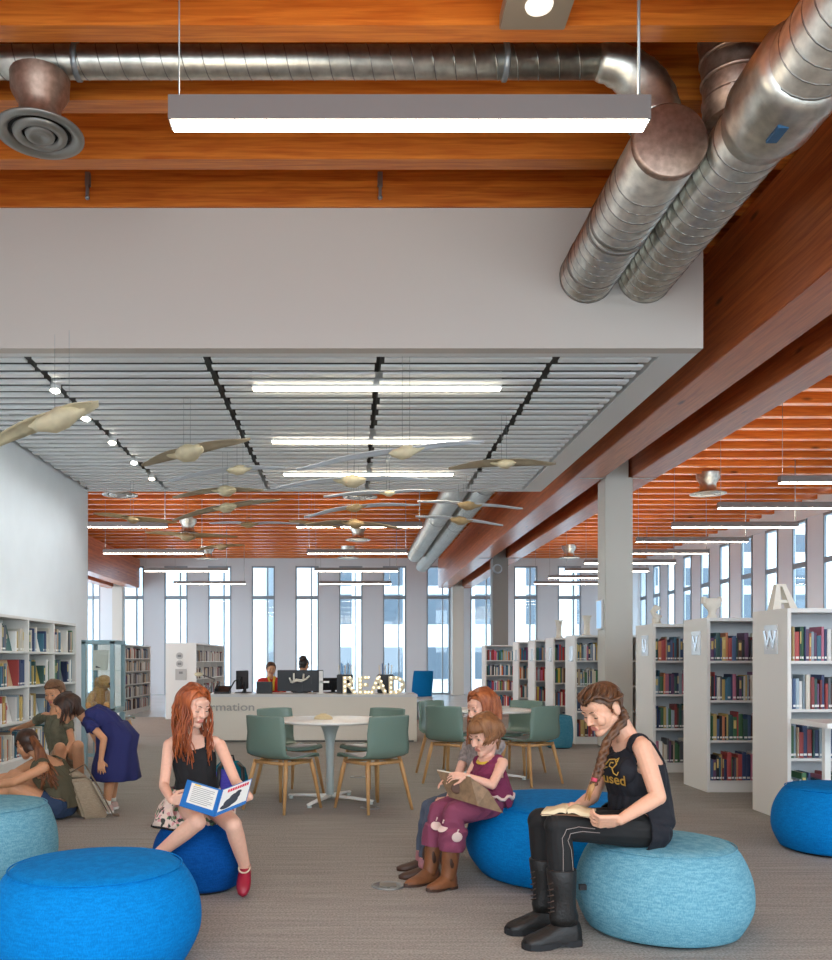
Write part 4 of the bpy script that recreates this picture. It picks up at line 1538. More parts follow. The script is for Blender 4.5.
class Body:
    def __init__(s):
        s.prims = []
        s.mb = MB()
        s.marks = []           # (centre, radius, material) spots such as lips

    def cap(s, tg, p0, p1, r0, r1=None, flat=1.0, fd=None):
        p0, p1 = V(p0), V(p1)
        r1 = r0 if r1 is None else r1
        s.prims.append((tg, 'c', p0, p1, r0, r1))
        ax = p1 - p0
        L = ax.length
        ax = ax.normalized() if L > 1e-6 else V((0, 0, 1))
        a = (V(fd) - ax * V(fd).dot(ax)).normalized() if fd is not None else ax.orthogonal().normalized()
        b = ax.cross(a)
        n, q = 14, 4
        R = []
        for i in range(q):
            t = PI / 2 * (1 - i / q)
            R.append((p0 - ax * (r0 * math.sin(t)), max(r0 * math.cos(t), r0 * .05)))
        R.append((p0, r0)); R.append((p1, r1))
        for i in range(1, q + 1):
            t = PI / 2 * i / q
            R.append((p1 + ax * (r1 * math.sin(t)), max(r1 * math.cos(t), r1 * .05)))
        s.mb.rings([[c + a * (r * flat * math.cos(2 * PI * j / n)) + b * (r * math.sin(2 * PI * j / n)) for j in range(n)] for c, r in R])

    def ell(s, tg, c, r, axes=None):
        c = V(c)
        axes = axes or (V((1, 0, 0)), V((0, 1, 0)), V((0, 0, 1)))
        s.prims.append((tg, 'e', c, V(r), axes, None))
        s.mb.ball(c, r, 18, 12, axes)

    def loft(s, tg, rings, seg=24, p=2.3):
        """rings: (centre, half-width vector, half-depth vector); closed, slightly squared section"""
        R = []
        for (c, a, b) in rings:
            c, a, b = V(c), V(a), V(b)
            row = []
            for j in range(seg):
                t = 2 * PI * j / seg
                ct, st = math.cos(t), math.sin(t)
                row.append(c + a * (math.copysign(abs(ct) ** (2 / p), ct)) + b * (math.copysign(abs(st) ** (2 / p), st)))
            R.append(row)
        s.mb.rings(R)
        for i in range(len(rings) - 1):
            s.prims.append((tg, 'l', tuple(V(q) for q in rings[i]), tuple(V(q) for q in rings[i + 1]), i, len(rings) - 1))

    def chain(s, tg, pts, rs):
        for i in range(len(pts) - 1):
            s.cap(tg, pts[i], pts[i + 1], rs[i], rs[i + 1])

    def finish(s, voxel=.004, smooth=3):
        bmesh.ops.recalc_face_normals(s.mb.bm, faces=s.mb.bm.faces)
        me = bpy.data.meshes.new('tmp')
        s.mb.bm.to_mesh(me)
        s.mb.bm.free()
        o = bpy.data.objects.new('tmp', me)
        col.objects.link(o)
        r = o.modifiers.new('r', 'REMESH')
        r.mode = 'VOXEL'; r.voxel_size = voxel; r.use_smooth_shade = True
        sm = o.modifiers.new('s', 'SMOOTH')
        sm.factor = .5; sm.iterations = smooth
        dg = bpy.context.evaluated_depsgraph_get()
        out = bpy.data.meshes.new_from_object(o.evaluated_get(dg))
        bpy.data.objects.remove(o)
        bpy.data.meshes.remove(me)
        s.me = out
        s.tags()
        return out

    def tags(s):
        """which limb each vertex belongs to, and how far along it"""
        n = len(s.me.vertices)
        co = np.empty(n * 3); s.me.vertices.foreach_get('co', co); co = co.reshape(n, 3)
        no = np.empty(n * 3); s.me.vertices.foreach_get('normal', no); no = no.reshape(n, 3)
        best = np.full(n, 1e9); who = np.zeros(n, int); tt = np.zeros(n)
        for i, p in enumerate(s.prims):
            if p[1] == 'c':
                a, b = np.array(p[2]), np.array(p[3])
                ab = b - a
                t = np.clip(((co - a) @ ab) / max(ab @ ab, 1e-9), 0, 1)
                d = np.linalg.norm(co - (a + t[:, None] * ab), axis=1) - (p[4] + (p[5] - p[4]) * t)
            elif p[1] == 'e':
                q = co - np.array(p[2])
                A = np.array([list(v) for v in p[4]])
                u = (q @ A.T) / np.array(p[3])
                d = (np.linalg.norm(u, axis=1) - 1) * min(p[3]); t = np.zeros(n)
            else:
                (c0, a0, b0), (c1, a1, b1) = p[2], p[3]
                c0n, ab = np.array(c0), np.array(c1) - np.array(c0)
                t0 = ((co - c0n) @ ab) / max(ab @ ab, 1e-9)
                t = np.clip(t0, 0, 1)
                q = co - (c0n + t[:, None] * ab)
                A0, B0, A1, B1 = (np.array(v) for v in (a0, b0, a1, b1))
                ua = (q @ ((A0 + A1) / 2)) / (np.linalg.norm(A0) * (1 - t) + np.linalg.norm(A1) * t) / np.linalg.norm((A0 + A1) / 2)
                ub = (q @ ((B0 + B1) / 2)) / (np.linalg.norm(B0) * (1 - t) + np.linalg.norm(B1) * t) / np.linalg.norm((B0 + B1) / 2)
                over = np.where((t0 < 0) | (t0 > 1), np.abs(t0 - t) * np.linalg.norm(ab), 0)
                d = (np.sqrt(ua ** 2 + ub ** 2) - 1) * np.linalg.norm(b0) + over
                t = (p[4] + t) / p[5]
            k = d < best
            best[k] = d[k]; who[k] = i; tt[k] = t[k]
        s.co, s.no, s.t = co, no, tt
        s.tag = np.array([p[0] for p in s.prims])[who]

    def body(s, root, mt, extra=()):
        """links the skin as the person's body"""
        me = s.me
        me.materials.append(mt)
        for (c, r, m2) in s.marks:
            me.materials.append(m2)
            k = len(me.materials) - 1
            c = V(c)
            for p in me.polygons:
                q = p.center - c
                if (q.x / r[0]) ** 2 + (q.y / r[1]) ** 2 + (q.z / r[2]) ** 2 < 1:
                    p.material_index = k
        return link('body', me, root, True)

    def shell(s, name, mt, keep, off, root, parent=None, smooth=2, wrinkle=0.0, rim=.004):
        """a close-fitting garment: the body's faces that keep(tag, t, co) selects, lifted off the skin"""
        K = np.array([bool(keep(a, b, c)) for a, b, c in zip(s.tag, s.t, s.co)])
        bm = bmesh.new()
        vm = {}
        o_ = off if callable(off) else (lambda a, b, c: off)
        src = s.me
        for p in src.polygons:
            vs = p.vertices
            if sum(K[i] for i in vs) >= len(vs) - 1 and all(True for i in vs):
                if not all(K[i] for i in vs):
                    continue
                f = []
                for i in vs:
                    if i not in vm:
                        c, nn = s.co[i], s.no[i]
                        d = o_(s.tag[i], s.t[i], c)
                        if wrinkle:
                            d += wrinkle * (math.sin(c[2] * 55 + c[0] * 31 + 9 * math.sin(c[1] * 23 + c[2] * 7)) + .6 * math.sin(c[2] * 17 - c[0] * 41 + c[1] * 37))
                        vm[i] = bm.verts.new(V(c) + V(nn) * d)
                    f.append(vm[i])
                try:
                    bm.faces.new(f).smooth = True
                except ValueError:
                    pass
        for _ in range(smooth):
            bmesh.ops.smooth_vert(bm, verts=[v for v in bm.verts], factor=.5, use_axis_x=True, use_axis_y=True, use_axis_z=True)
        bm.normal_update()
        be = [e for e in bm.edges if e.is_boundary]
        nv = {v: v.normal.copy() for e in be for v in e.verts}
        r = bmesh.ops.extrude_edge_only(bm, edges=be)
        new = [q for q in r['geom'] if isinstance(q, bmesh.types.BMVert)]
        old = list(nv.items())
        from mathutils.kdtree import KDTree
        if old:
            kd = KDTree(len(old))
            for i, (v, _n) in enumerate(old):
                kd.insert(v.co, i)
            kd.balance()
            for v in new:
                _c, i, _d = kd.find(v.co)
                v.co = v.co - old[i][1] * (rim + 0.0)
        bmesh.ops.recalc_face_normals(bm, faces=bm.faces)
        me = bpy.data.meshes.new(name)
        bm.to_mesh(me); bm.free()
        me.materials.append(mt)
        return link(name, me, parent or root, True)


def frame(fwd, up=(0, 0, 1)):
    f = V(fwd).normalized()
    u = V(up) - f * V(up).dot(f)
    u.normalize()
    r = f.cross(u)
    return r, f, u


def head(b, c, fwd, up=(0, 0, 1), s=1.0, child=False):
    """head about .22 m high centred half way from chin to crown; returns a function from head coordinates to the world"""
    c = V(c)
    R, Fw, U = frame(fwd, up)

    def W(x, y, z):
        return c + (R * x + Fw * y + U * z) * s
    ax = (R, Fw, U)
    E = lambda tg, p, r: b.ell(tg, W(*p), tuple(v * s for v in r), ax)
    C = lambda tg, p, q, r0, r1=None: b.cap(tg, W(*p), W(*q), r0 * s, (r1 if r1 is not None else r0) * s)
    E('head', (0, -.012, .028), (.073, .093, .083))
    E('face', (0, .026, -.022), (.060 + (.004 if child else 0), .066, .080))
    C('face', (-.046, .004, -.046), (-.01, .064, -.088), .021, .018)
    C('face', (.046, .004, -.046), (.01, .064, -.088), .021, .018)
    E('face', (0, .071, -.091), (.020, .017, .017))
    E('face', (0, .075, .040), (.050, .016, .026))
    C('face', (-.038, .083, .019), (.038, .083, .019), .0085)
    C('nose', (0, .088, .010), (0, .107, -.026), .0065, .0095)
    E('nose', (-.0105, .098, -.029), (.007, .009, .007)); E('nose', (.0105, .098, -.029), (.007, .009, .007))
    for q in (-1, 1):
        E('face', (q * .036, .066, -.024), (.025, .022, .027))
        E('lid', (q * .031, .0765, .003), (.0155, .0105, .0095))
        E('ear', (q * .0745, -.010, -.006), (.009, .020, .031))
        C('ear', (q * .076, -.018, .012), (q * .078, -.004, -.03), .008, .006)
    C('lips', (-.017, .0865, -.0555), (.017, .0865, -.0555), .0055)
    C('lips', (-.014, .0865, -.0645), (.014, .0865, -.0645), .0065)
    W.ax = ax
    W.s = s
    W.c = c
    return W


def face_parts(W, root, brow_m, down=True, iris=None):
    s = W.s
    for q in (-1, 1):
        m = MB()
        if down:
            m.use(eye_dark)
            m.tube([W(q * .031 + dx, .0858 - abs(dx) * .25, -.0035 - .002 * (1 - (dx / .0145) ** 2)) for dx in (-.0145, -.008, 0, .008, .0145)], [.0012 * s, .002 * s, .0024 * s, .002 * s, .0012 * s], 8)
        else:
            m.use(eye_white)
            m.ball(W(q * .031, .0800, .002), (.0125 * s, .0075 * s, .006 * s), 14, 8, W.ax)
            m.use(iris or eye_dark)
            m.ball(W(q * .031, .0865, .002), (.0052 * s, .002 * s, .0052 * s), 10, 6, W.ax)
            m.use(eye_dark)
            m.tube([W(q * .031 + dx, .0872 - abs(dx) * .2, .0065 - .004 * abs(dx) / .014) for dx in (-.0145, -.007, 0, .007, .0145)], [.001 * s, .0016 * s, .0018 * s, .0016 * s, .001 * s], 6)
        m.build('eye', None, root, True)
        m = MB()
        m.tube([W(q * .014, .0915, .0225), W(q * .028, .0915, .0275), W(q * .044, .079, .0235)], [.0028 * s, .0034 * s, .0016 * s], 8, flat=.7)
        m.build('eyebrow', brow_m, root, True)


def lips_mark(b, W, mt=None):
    b.marks.append((W(0, .0915, -.060), (.021 * W.s, .021 * W.s, .0115 * W.s), mt or lip_m))


def hand(b, wrist, d, n, side, s=1.0, curl=(.5, .55, .35), thumb=.6, spread=.15, tg='hand'):
    """palm and five fingers; d: wrist to knuckles, n: the way the palm faces, side: +1 when the thumb lies towards d x n"""
    wrist = V(wrist)
    d = V(d).normalized()
    n = V(n); n = (n - d * n.dot(d)).normalized()
    a = d.cross(n) * side            # towards the thumb
    pl = .085 * s
    k = wrist + d * pl
    for q in (-.024, -.008, .008, .024):
        b.cap(tg, wrist + a * (q * .8 * s) + d * .012 * s, k + a * (q * 1.15 * s), .0125 * s, .0118 * s)
    tips = []
    for i, (q, L) in enumerate(((.032, .068), (.011, .077), (-.011, .071), (-.031, .055))):
        base = k + a * (q * s)
        dd = (d + a * (q / .03 * spread)).normalized()
        nn = n
        p = base
        r = .0082 * s
        for j, f in enumerate((.45, .32, .23)):
            ang = curl[j]
            dd, nn = (dd * math.cos(ang) + nn * math.sin(ang)).normalized(), (nn * math.cos(ang) - dd * math.sin(ang)).normalized()
            e = p + dd * (L * f * s)
            b.cap(tg, p, e, r, r * .9)
            r *= .9
            p = e
        tips.append(p)
    t0 = wrist + d * .026 * s + a * .026 * s
    td = (d * .62 + a * .62 + n * .35).normalized()
    t1 = t0 + td * .036 * s
    td2 = (d * .85 + a * .1 + n * thumb).normalized()
    t2 = t1 + td2 * .030 * s
    t3 = t2 + (td2 + n * .25 + d * .1).normalized() * .022 * s
    b.chain(tg, [t0, t1, t2, t3], [.0135 * s, .0105 * s, .0092 * s, .0075 * s])
    return tips


def arm(b, tg, sh, el, wr, r=(.042, .033, .031, .021)):
    b.cap(tg + '_upper', sh, el, r[0], r[1])
    m = V(el).lerp(V(wr), .3)
    b.cap(tg + '_fore', el, m, r[1] * .98, r[2])
    b.cap(tg + '_fore', m, wr, r[2], r[3])


def leg(b, tg, hip, kn, an, r=(.085, .055, .056, .034)):
    b.cap(tg + '_thigh', hip, kn, r[0], r[1])
    m = V(kn).lerp(V(an), .3)
    b.cap(tg + '_calf', kn, m, r[1] * .95, r[2])
    b.cap(tg + '_calf', m, an, r[2], r[3])


def foot(b, tg, an, toe, r=.03):
    an, toe = V(an), V(toe)
    d = (toe - an)
    heel = an + V((-d.x, -d.y, 0)).normalized() * r * .6 + V((0, 0, -r * .7))
    b.cap(tg, an, heel, r, r * .85)
    b.cap(tg, heel, an.lerp(toe, .65), r * .85, r * .85)
    b.cap(tg, an, an.lerp(toe, .7), r * .9, r * .7)
    b.cap(tg, an.lerp(toe, .65), toe, r * .9, r * .55)


def strands(m, paths, r, seg=5, taper=.35):
    for p in paths:
        n = len(p)
        m.tube(p, [r * (1 - (1 - taper) * (i / (n - 1)) ** 2) for i in range(n)], seg)


def long_hair(W, length, n=46, r=.0085, seed=1, open_=62, vol=.012, wave=.012, back=True, push=.02, fringe=False):
    """hair falling from a middle parting: strands follow the skull, then hang"""
    rg = random.Random(seed)
    s = W.s
    out = []
    R, Fw, U = W.ax
    for side in (-1, 1):
        for i in range(n):
            az = math.radians(open_ + (182 - open_) * (i / (n - 1)) + rg.uniform(-2, 2))   # 0 = straight ahead
            py = .070 - .135 * (i / (n - 1))
            pts = []
            rx, ry, rz = .073 + vol, .093 + vol, .083 + vol
            end = math.radians(rg.uniform(92, 104))
            for k in range(9):
                th = end * k / 8
                q = k / 8
                x = side * rx * math.sin(th) * math.sin(az)
                yy = -.012 + ry * math.sin(th) * math.cos(az) * (q ** .6) + (py + .012) * (1 - q) ** 1.4
                z = .028 + rz * (math.cos(th) * (1 - .08 * (1 - q)))
                if k < 2:
                    z = .028 + rz * math.sqrt(max(0, 1 - ((yy + .012) / (ry * 1.03)) ** 2 - (x / rx) ** 2 * .9))
                pts.append(W(x, yy, z))
            last = pts[-1]
            L = length * rg.uniform(.72, 1.0) * s
            ph = rg.uniform(0, 6)
            front = math.cos(az)
            for k in range(1, 8):
                q = k / 7
                dx = R * (side * (.008 * math.sin(q * 3) - .010 * q) + wave * math.sin(ph + q * 7)) * s
                dy = Fw * ((push * q * (1 if front > -.05 else -.3)) + wave * .7 * math.cos(ph * 1.3 + q * 6)) * s
                pts.append(last + V((0, 0, -L * q)) + dx + dy)
            out.append(pts)
    if fringe:
        for i in range(26):
            u = -1 + 2 * i / 25
            pts = []
            for k in range(8):
                q = k / 7
                th = math.radians(4 + 78 * q)
                az = u * math.radians(58)
                pts.append(W((.073 + vol) * math.sin(th) * math.sin(az), -.012 + (.093 + vol + .003) * math.sin(th) * math.cos(az), .028 + (.083 + vol) * math.cos(th)))
            out.append(pts)
    m = MB()
    strands(m, out, r * s)
    return m


def scalp(b, W, mt, root, off=.008, line=.055, name='hair', low=-.06, parent=None):
    """close cap of hair over the skull behind the hairline"""
    R, Fw, U = W.ax
    c = W.c
    s = W.s

    def keep(tg, t, p):
        if tg not in ('head', 'face', 'neck', 'ear', 'lid', 'nose', 'lips'):
            return False
        q = V(p) - c
        x, y, z = q.dot(R) / s, q.dot(Fw) / s, q.dot(U) / s
        if tg == 'ear' and abs(x) > .074:
            return False
        if z > .085:
            return True
        if z > .045:
            return y < .045 + (z - .045) * .9
        if z > -.01:
            return y < .012 + (z + .01) * .5
        return y < -.03 and z > low
    return b.shell(name, mt, keep, off * s, root, parent, smooth=2, rim=off * s * .8)


def hair_mat(name, c1, c2):
    m = mat(name, c1, .42, spec=.4)
    nt = m.node_tree
    b = nt.nodes['Principled BSDF']
    tc = nt.nodes.new('ShaderNodeTexCoord')
    n = nt.nodes.new('ShaderNodeTexNoise'); n.inputs['Scale'].default_value = 45; n.inputs['Detail'].default_value = 3
    mp = nt.nodes.new('ShaderNodeMapping'); mp.inputs['Scale'].default_value = (1, 1, .2)
    nt.links.new(tc.outputs['Object'], mp.inputs['Vector']); nt.links.new(mp.outputs['Vector'], n.inputs['Vector'])
    r = nt.nodes.new('ShaderNodeValToRGB')
    r.color_ramp.elements[0].position = .35; r.color_ramp.elements[1].position = .7
    r.color_ramp.elements[0].color = lin(c1); r.color_ramp.elements[1].color = lin(c2)
    nt.links.new(n.outputs['Fac'], r.inputs['Fac']); nt.links.new(r.outputs['Color'], b.inputs['Base Color'])
    return m


def person(label, loc):
    return thing('person', label, 'person', (loc[0], loc[1], 0))


def torso(b, hip, waist, chest, neck, fwd, w=(.15, .12, .145, .13), dp=(.10, .085, .10, .07), tg='torso'):
    """pelvis to shoulders; fwd: the way the chest faces"""
    hip, waist, chest, neck = V(hip), V(waist), V(chest), V(neck)
    pts = [hip + (hip - waist).normalized() * .07, hip, hip.lerp(waist, .5), waist, waist.lerp(chest, .55), chest, chest.lerp(neck, .5), chest.lerp(neck, .82)]
    ws = [w[0] * .72, w[0], (w[0] + w[1]) / 2, w[1], (w[1] + w[2]) / 2 * 1.02, w[2], w[3], w[3] * .55]
    ds = [dp[0] * .7, dp[0], (dp[0] + dp[1]) / 2, dp[1], (dp[1] + dp[2]) / 2 * 1.03, dp[2], dp[3], dp[3] * .72]
    rings = []
    for i, p in enumerate(pts):
        t = (pts[min(i + 1, len(pts) - 1)] - pts[max(i - 1, 0)]).normalized()
        f = V(fwd) - t * V(fwd).dot(t)
        f.normalize()
        side = t.cross(f).normalized()
        rings.append((p, side * ws[i], f * ds[i]))
    b.loft(tg, rings)
# ---------------------------------------------------------------- the woman in black on the pale pouf
sk_w = skin('skin_fair', (222, 170, 142))
sk_r = skin('skin_pale', (228, 178, 154))
sk_t = skin('skin_tan', (206, 150, 112))
navy_top = mat('cloth_navy_black', (16, 18, 28), .8, bump=(220, .2))
leggings = mat('leggings_black', (17, 16, 17), .75, bump=(260, .15))
boot_blk = mat('boot_black', (22, 20, 19), .5, bump=(90, .25))
gold = mat('print_gold', (190, 150, 62), .5)
brown_hair = hair_mat('hair_brown', (66, 40, 24), (112, 74, 46))
blond_tip = hair_mat('hair_fair', (150, 104, 60), (186, 140, 88))


def woman():
    root = person('woman in a black tank top and boots reading on the pale blue pouf', (1.36, 4.1))
    b = Body()
    hip, wst, chs = P(642, 822, 4.09), P(640, 790, 4.11), P(634, 765, 4.09)
    fw = V((-.93, -.36, 0)).normalized()
    nk = P(628, 733, 4.11)
    shn, shf = P(643, 748, 3.955), P(610, 750, 4.215)
    torso(b, hip, wst, chs, nk, fw, w=(.150, .130, .142, .128), dp=(.100, .100, .106, .066))
    for s_ in (shn, shf):
        b.cap('torso', chs.lerp(nk, .62), s_.lerp(nk, .22), .046, .042)
    for q, tg in ((-1, 0), (1, 0)):
        rr = fw.cross(V((0, 0, 1)))
        b.ell('torso', chs + fw * .075 + rr * (.058 * q) + V((0, 0, -.008)), (.046, .044, .048))
    hc = P(603, 708, 4.085)
    fh = V((-.80, -.40, -.46)).normalized()
    W = head(b, hc, fh, (0, 0, 1), 1.02)
    b.cap('neck', nk + V((0, 0, -.03)), W(0, -.045, -.045), .052, .047)
    arm(b, 'near', shn, P(658, 797, 3.87), P(620, 820, 3.80), (.044, .036, .034, .023))
    arm(b, 'far', shf, P(592, 797, 4.26), P(578, 806, 4.10), (.042, .034, .032, .023))
    hand(b, P(620, 820, 3.80), P(596, 822, 3.815) - P(620, 820, 3.80), V((-.25, .65, .45)), 1, .98, (.55, .75, .5), .8)
    hand(b, P(578, 806, 4.10), P(560, 806, 4.02) - P(578, 806, 4.10), V((-.1, -.5, -.75)), 1, .98, (.35, .4, .3), .5)
    hn, hf = P(649, 829, 4.02), P(635, 826, 4.22)
    kn, kf = P(558, 826, 3.93), P(541, 821, 4.13)
    an, af = P(565, 921, 3.93), P(547, 908, 4.13)
    leg(b, 'nearleg', hn, kn, an, (.086, .058, .056, .04))
    leg(b, 'farleg', hf, kf, af, (.086, .058, .056, .04))
    b.finish(.0035, 3)
    lips_mark(b, W)
    b.body(root, sk_w)
    face_parts(W, root, brown_hair, True)
    R = fw.cross(V((0, 0, 1)))
    cz = chs.z

    def top(tg, t, p):
        q = V(p)
        if tg not in ('torso', 'nearleg_thigh', 'farleg_thigh'):
            return False
        if tg != 'torso':
            return (q - hip).dot(fw) < .075 and q.z > .36
        d = q - nk
        sx, fy, uz = d.dot(R), d.dot(fw), d.z
        if uz > -.12:
            if math.hypot(sx, (uz + .005) * 1.0) < (.082 if fy > -.02 else .07):
                return False
        if abs(sx) > .130 and uz > -.13:
            return False
        return True
    def loose(a, t, c):
        q = V(c) - chs
        f_ = max(0, q.dot(fw)) / .09
        return .010 + max(0, min(.024, (.02 - q.z) * .16)) * min(1, f_) + max(0, min(.008, -q.z * .05))
    tp = b.shell('tank_top', navy_top, top, loose, root, None, 5, .0022, .008)
    b.shell('leggings', leggings, lambda tg, t, p: (tg.endswith('_thigh') and p[2] < 9) or (tg.endswith('_calf')) or (tg == 'torso' and p[2] < hip.z - .01), .0045, root, None, 1, .0006)
    # pale piping along the outer thigh
    m = MB()
    bv = BVHTree.FromPolygons([v.co[:] for v in b.me.vertices], [p.vertices[:] for p in b.me.polygons])

    def on(x, y, off=.007):
        d = P(x, y, 3.6)
        o0 = V((0, 0, H))
        r = bv.ray_cast(o0, (d - o0).normalized())
        return r[0] + r[1] * off if r[0] else None
    for path in (((563, 873), (563, 850), (562, 838), (566, 829), (578, 827), (600, 829)), ((572, 873), (570, 850), (567, 840), (570, 833), (582, 831), (605, 833))):
        pp = []
        for i in range(len(path) - 1):
            for k in range(4):
                q = on(path[i][0] + (path[i + 1][0] - path[i][0]) * k / 4, path[i][1] + (path[i + 1][1] - path[i][1]) * k / 4)
                if q is not None and (not pp or (q - pp[-1]).length < .08):
                    pp.append(q)
        if len(pp) > 2:
            m.tube(pp, .0016, 6)
    m.build('leggings_piping', mat('piping_grey', (150, 138, 132), .6), root, True)
    # lettering on the chest, laid onto the cloth
    dg = bpy.context.evaluated_depsgraph_get()
    tb = BVHTree.FromPolygons([v.co[:] for v in tp.data.vertices], [p.vertices[:] for p in tp.data.polygons])
    def lay(me, name, centre, rt, up, fwd):
        bm = bmesh.new(); bm.from_mesh(me)
        bmesh.ops.triangulate(bm, faces=bm.faces)
        for _ in range(4):
            lo_ = [e for e in bm.edges if e.calc_length() > .006]
            if lo_:
                bmesh.ops.subdivide_edges(bm, edges=lo_, cuts=1)
                bmesh.ops.triangulate(bm, faces=bm.faces)
        rows = []
        for v in bm.verts:
            p = centre + rt * v.co.x + up * v.co.y
            r = tb.ray_cast(p + fwd * .5, -fwd)
            rows.append((v, p, (r[0] - p).dot(fwd) if r[0] else None))
        hit = [(v.co.x, v.co.y, d) for v, p, d in rows if d is not None]
        A_ = np.array([(1, x, y, 0) for x, y, d in hit])
        D_ = np.array([d for x, y, d in hit])
        cf = np.linalg.lstsq(A_, D_, rcond=None)[0]
        up_ = float(np.percentile(D_ - A_ @ cf, 100))
        for v, p, d in rows:
            base = float(cf @ np.array((1, v.co.x, v.co.y, 0))) + up_
            v.co = p + fwd * (base + .0025 + max(0, v.co.z) * .2)
        m2 = bpy.data.meshes.new(name)
        bm.to_mesh(m2); bm.free()
        m2.materials.append(gold)
        return link(name, m2, tp, True)
    rt = V((0, 0, 1)).cross(-fw).normalized() * -1
    rt = fw.cross(V((0, 0, 1))).normalized() * -1       # the wearer's left is towards the picture's right
    rt = V((.866, -.50, 0)).normalized()
    fl = V((-.50, -.866, 0)).normalized()
    me = text_mesh('used', .068, .002, .0012)
    ww = max(v.co.x for v in me.vertices)
    lay(me, 'lettering', P(624, 787, 3.93) - rt * ww, rt, V((0, 0, 1)), fl)
    g = MB()
    g.tube([(.03, .07, 0), (.05, .10, 0), (.085, .105, 0), (.10, .08, 0), (.08, .055, 0), (.055, .065, 0), (.06, .085, 0), (.08, .085, 0)], .0045, 6)
    g.tube([(.075, .055, 0), (.09, .03, 0), (.115, .02, 0), (.12, .04, 0)], .004, 6)
    g.tube([(0, .05, 0), (.02, .085, 0), (.03, .05, 0), (.045, .06, 0)], .004, 6)
    g.tube([(.09, .10, 0), (.11, .115, 0), (.1, .09, 0)], .005, 6)
    o = g.build('tmp', None); me = o.data; me.transform(Matrix.Scale(.78, 4)); bpy.data.objects.remove(o)
    lay(me, 'flower_print', P(617, 778, 3.93) - rt * .10 + V((0, 0, -.01)), rt, V((0, 0, 1)), fl)
    # hair pulled back, with two plaited bands and a braid over the far shoulder
    hr = scalp(b, W, brown_hair, root, .009, low=-.075)
    m = MB()
    for sx in (-1, 1):
        for k in range(7):
            p = []
            for i in range(9):
                q = i / 8
                a = math.radians(20 + k * 9 + q * 88)
                xx = sx * (.012 + .010 * k + .035 * math.sin(q * PI))
                p.append(W(xx * (1.0 if k else .6), -.012 + .103 * math.cos(a - .35) * (1 - .05 * k), .028 + .094 * math.sin(max(.02, PI - a)) * math.sqrt(max(.05, 1 - (xx / .085) ** 2))))
            m.tube(p, [.0075] * 8 + [.004], 6)
    m.build('hair_band', brown_hair, hr, True)
    m = MB()
    path = [W(-.055, -.05, -.03), W(-.072, -.03, -.07), P(606, 742, 4.03), P(601, 760, 4.0), P(597, 775, 3.98), P(592, 786, 3.975)]
    N = 26
    pts = []
    for i in range(N):
        t = i / (N - 1) * (len(path) - 1)
        k = min(int(t), len(path) - 2)
        pts.append(path[k].lerp(path[k + 1], t - k))
    for st in range(3):
        pp = []
        for i in range(N):
            ph = i * .95 + st * 2 * PI / 3
            q = pts[i]
            pp.append(q + rt * (.012 * math.sin(ph)) + fw * (.008 * math.cos(2 * ph)))
        m.tube(pp, [.0125] * (N - 4) + [.011, .009, .008, .007], 8)
    br = m.build('braid', brown_hair, hr, True)
    m = MB(); m.tube([pts[-4] + V((0, 0, .006)), pts[-3]], .016, 10); m.build('hair_tie', mat('tie_pink', (200, 70, 96), .6), br, True)
    m = MB()
    for k in range(10):
        a = k / 10 * 2 * PI
        e = pts[-1]
        m.tube([pts[-3], e + V((.008 * math.cos(a), .008 * math.sin(a), 0)), e + V((-.02 + .012 * math.cos(a), .012 * math.sin(a), -.05 - .008 * (k % 3)))], [.007, .007, .002], 6)
    m.build('braid_end', blond_tip, br, True)
    # lace-up boots
    for (A, K, toe, heel) in ((an, kn, P(523, 938, 3.87), P(580, 936, 3.95)), (af, kf, P(502, 925, 4.08), P(562, 922, 4.15))):
        m = MB()
        up = (K - A).normalized()
        tp_ = A + up * .235
        d = V((toe.x - A.x, toe.y - A.y, 0)).normalized()
        sd = d.cross(V((0, 0, 1)))
        R_ = []
        for (q, r, kx) in ((1.0, .066, 1.0), (.97, .069, 1), (.7, .064, 1), (.45, .058, 1.0), (.25, .054, 1.08), (.1, .055, 1.25), (-.05, .05, 1.3)):
            cc = A.lerp(tp_, q) + d * (.004 * (1 - q))
            cc.z = max(cc.z, .06)
            R_.append([cc + d * (r * kx * math.cos(2 * PI * j / 20)) + sd * (r * .92 * math.sin(2 * PI * j / 20)) for j in range(20)])
        m.rings(R_)
        g0 = V((A.x, A.y, 0)) - d * .055
        prof = [(0, .045, .11), (.03, .048, .115), (.08, .048, .125), (.13, .046, .095), (.17, .05, .078), (.21, .05, .064), (.245, .042, .05), (.262, .022, .036)]
        rr = []
        for (x, w_, h_) in prof:
            c0 = g0 + d * (x - .005)
            rr.append([c0 + sd * (w_ * math.cos(PI * j / 12)) + V((0, 0, .025 + (h_ - .025) * math.sin(PI * j / 12) ** .7)) for j in range(13)] + [c0 + sd * (w_ * (-1 + 2 * j / 6)) + V((0, 0, .02)) for j in range(7)])
        m.rings(rr)
        bt = m.build('boot', boot_blk, root, True)
        m = MB()
        sole = []
        for (x, w_) in ((-.012, .03), (0, .046), (.05, .05), (.10, .046), (.16, .053), (.21, .053), (.25, .04), (.268, .016)):
            c0 = g0 + d * (x - .005)
            zl = .012 if .07 < x < .13 else 0
            sole.append([c0 + sd * w_ + V((0, 0, zl)), c0 + sd * w_ + V((0, 0, .028)), c0 - sd * w_ + V((0, 0, .028)), c0 - sd * w_ + V((0, 0, zl))])
        m.rings(sole, smooth=False)
        m.build('sole', base_black, bt, True)
        m = MB()
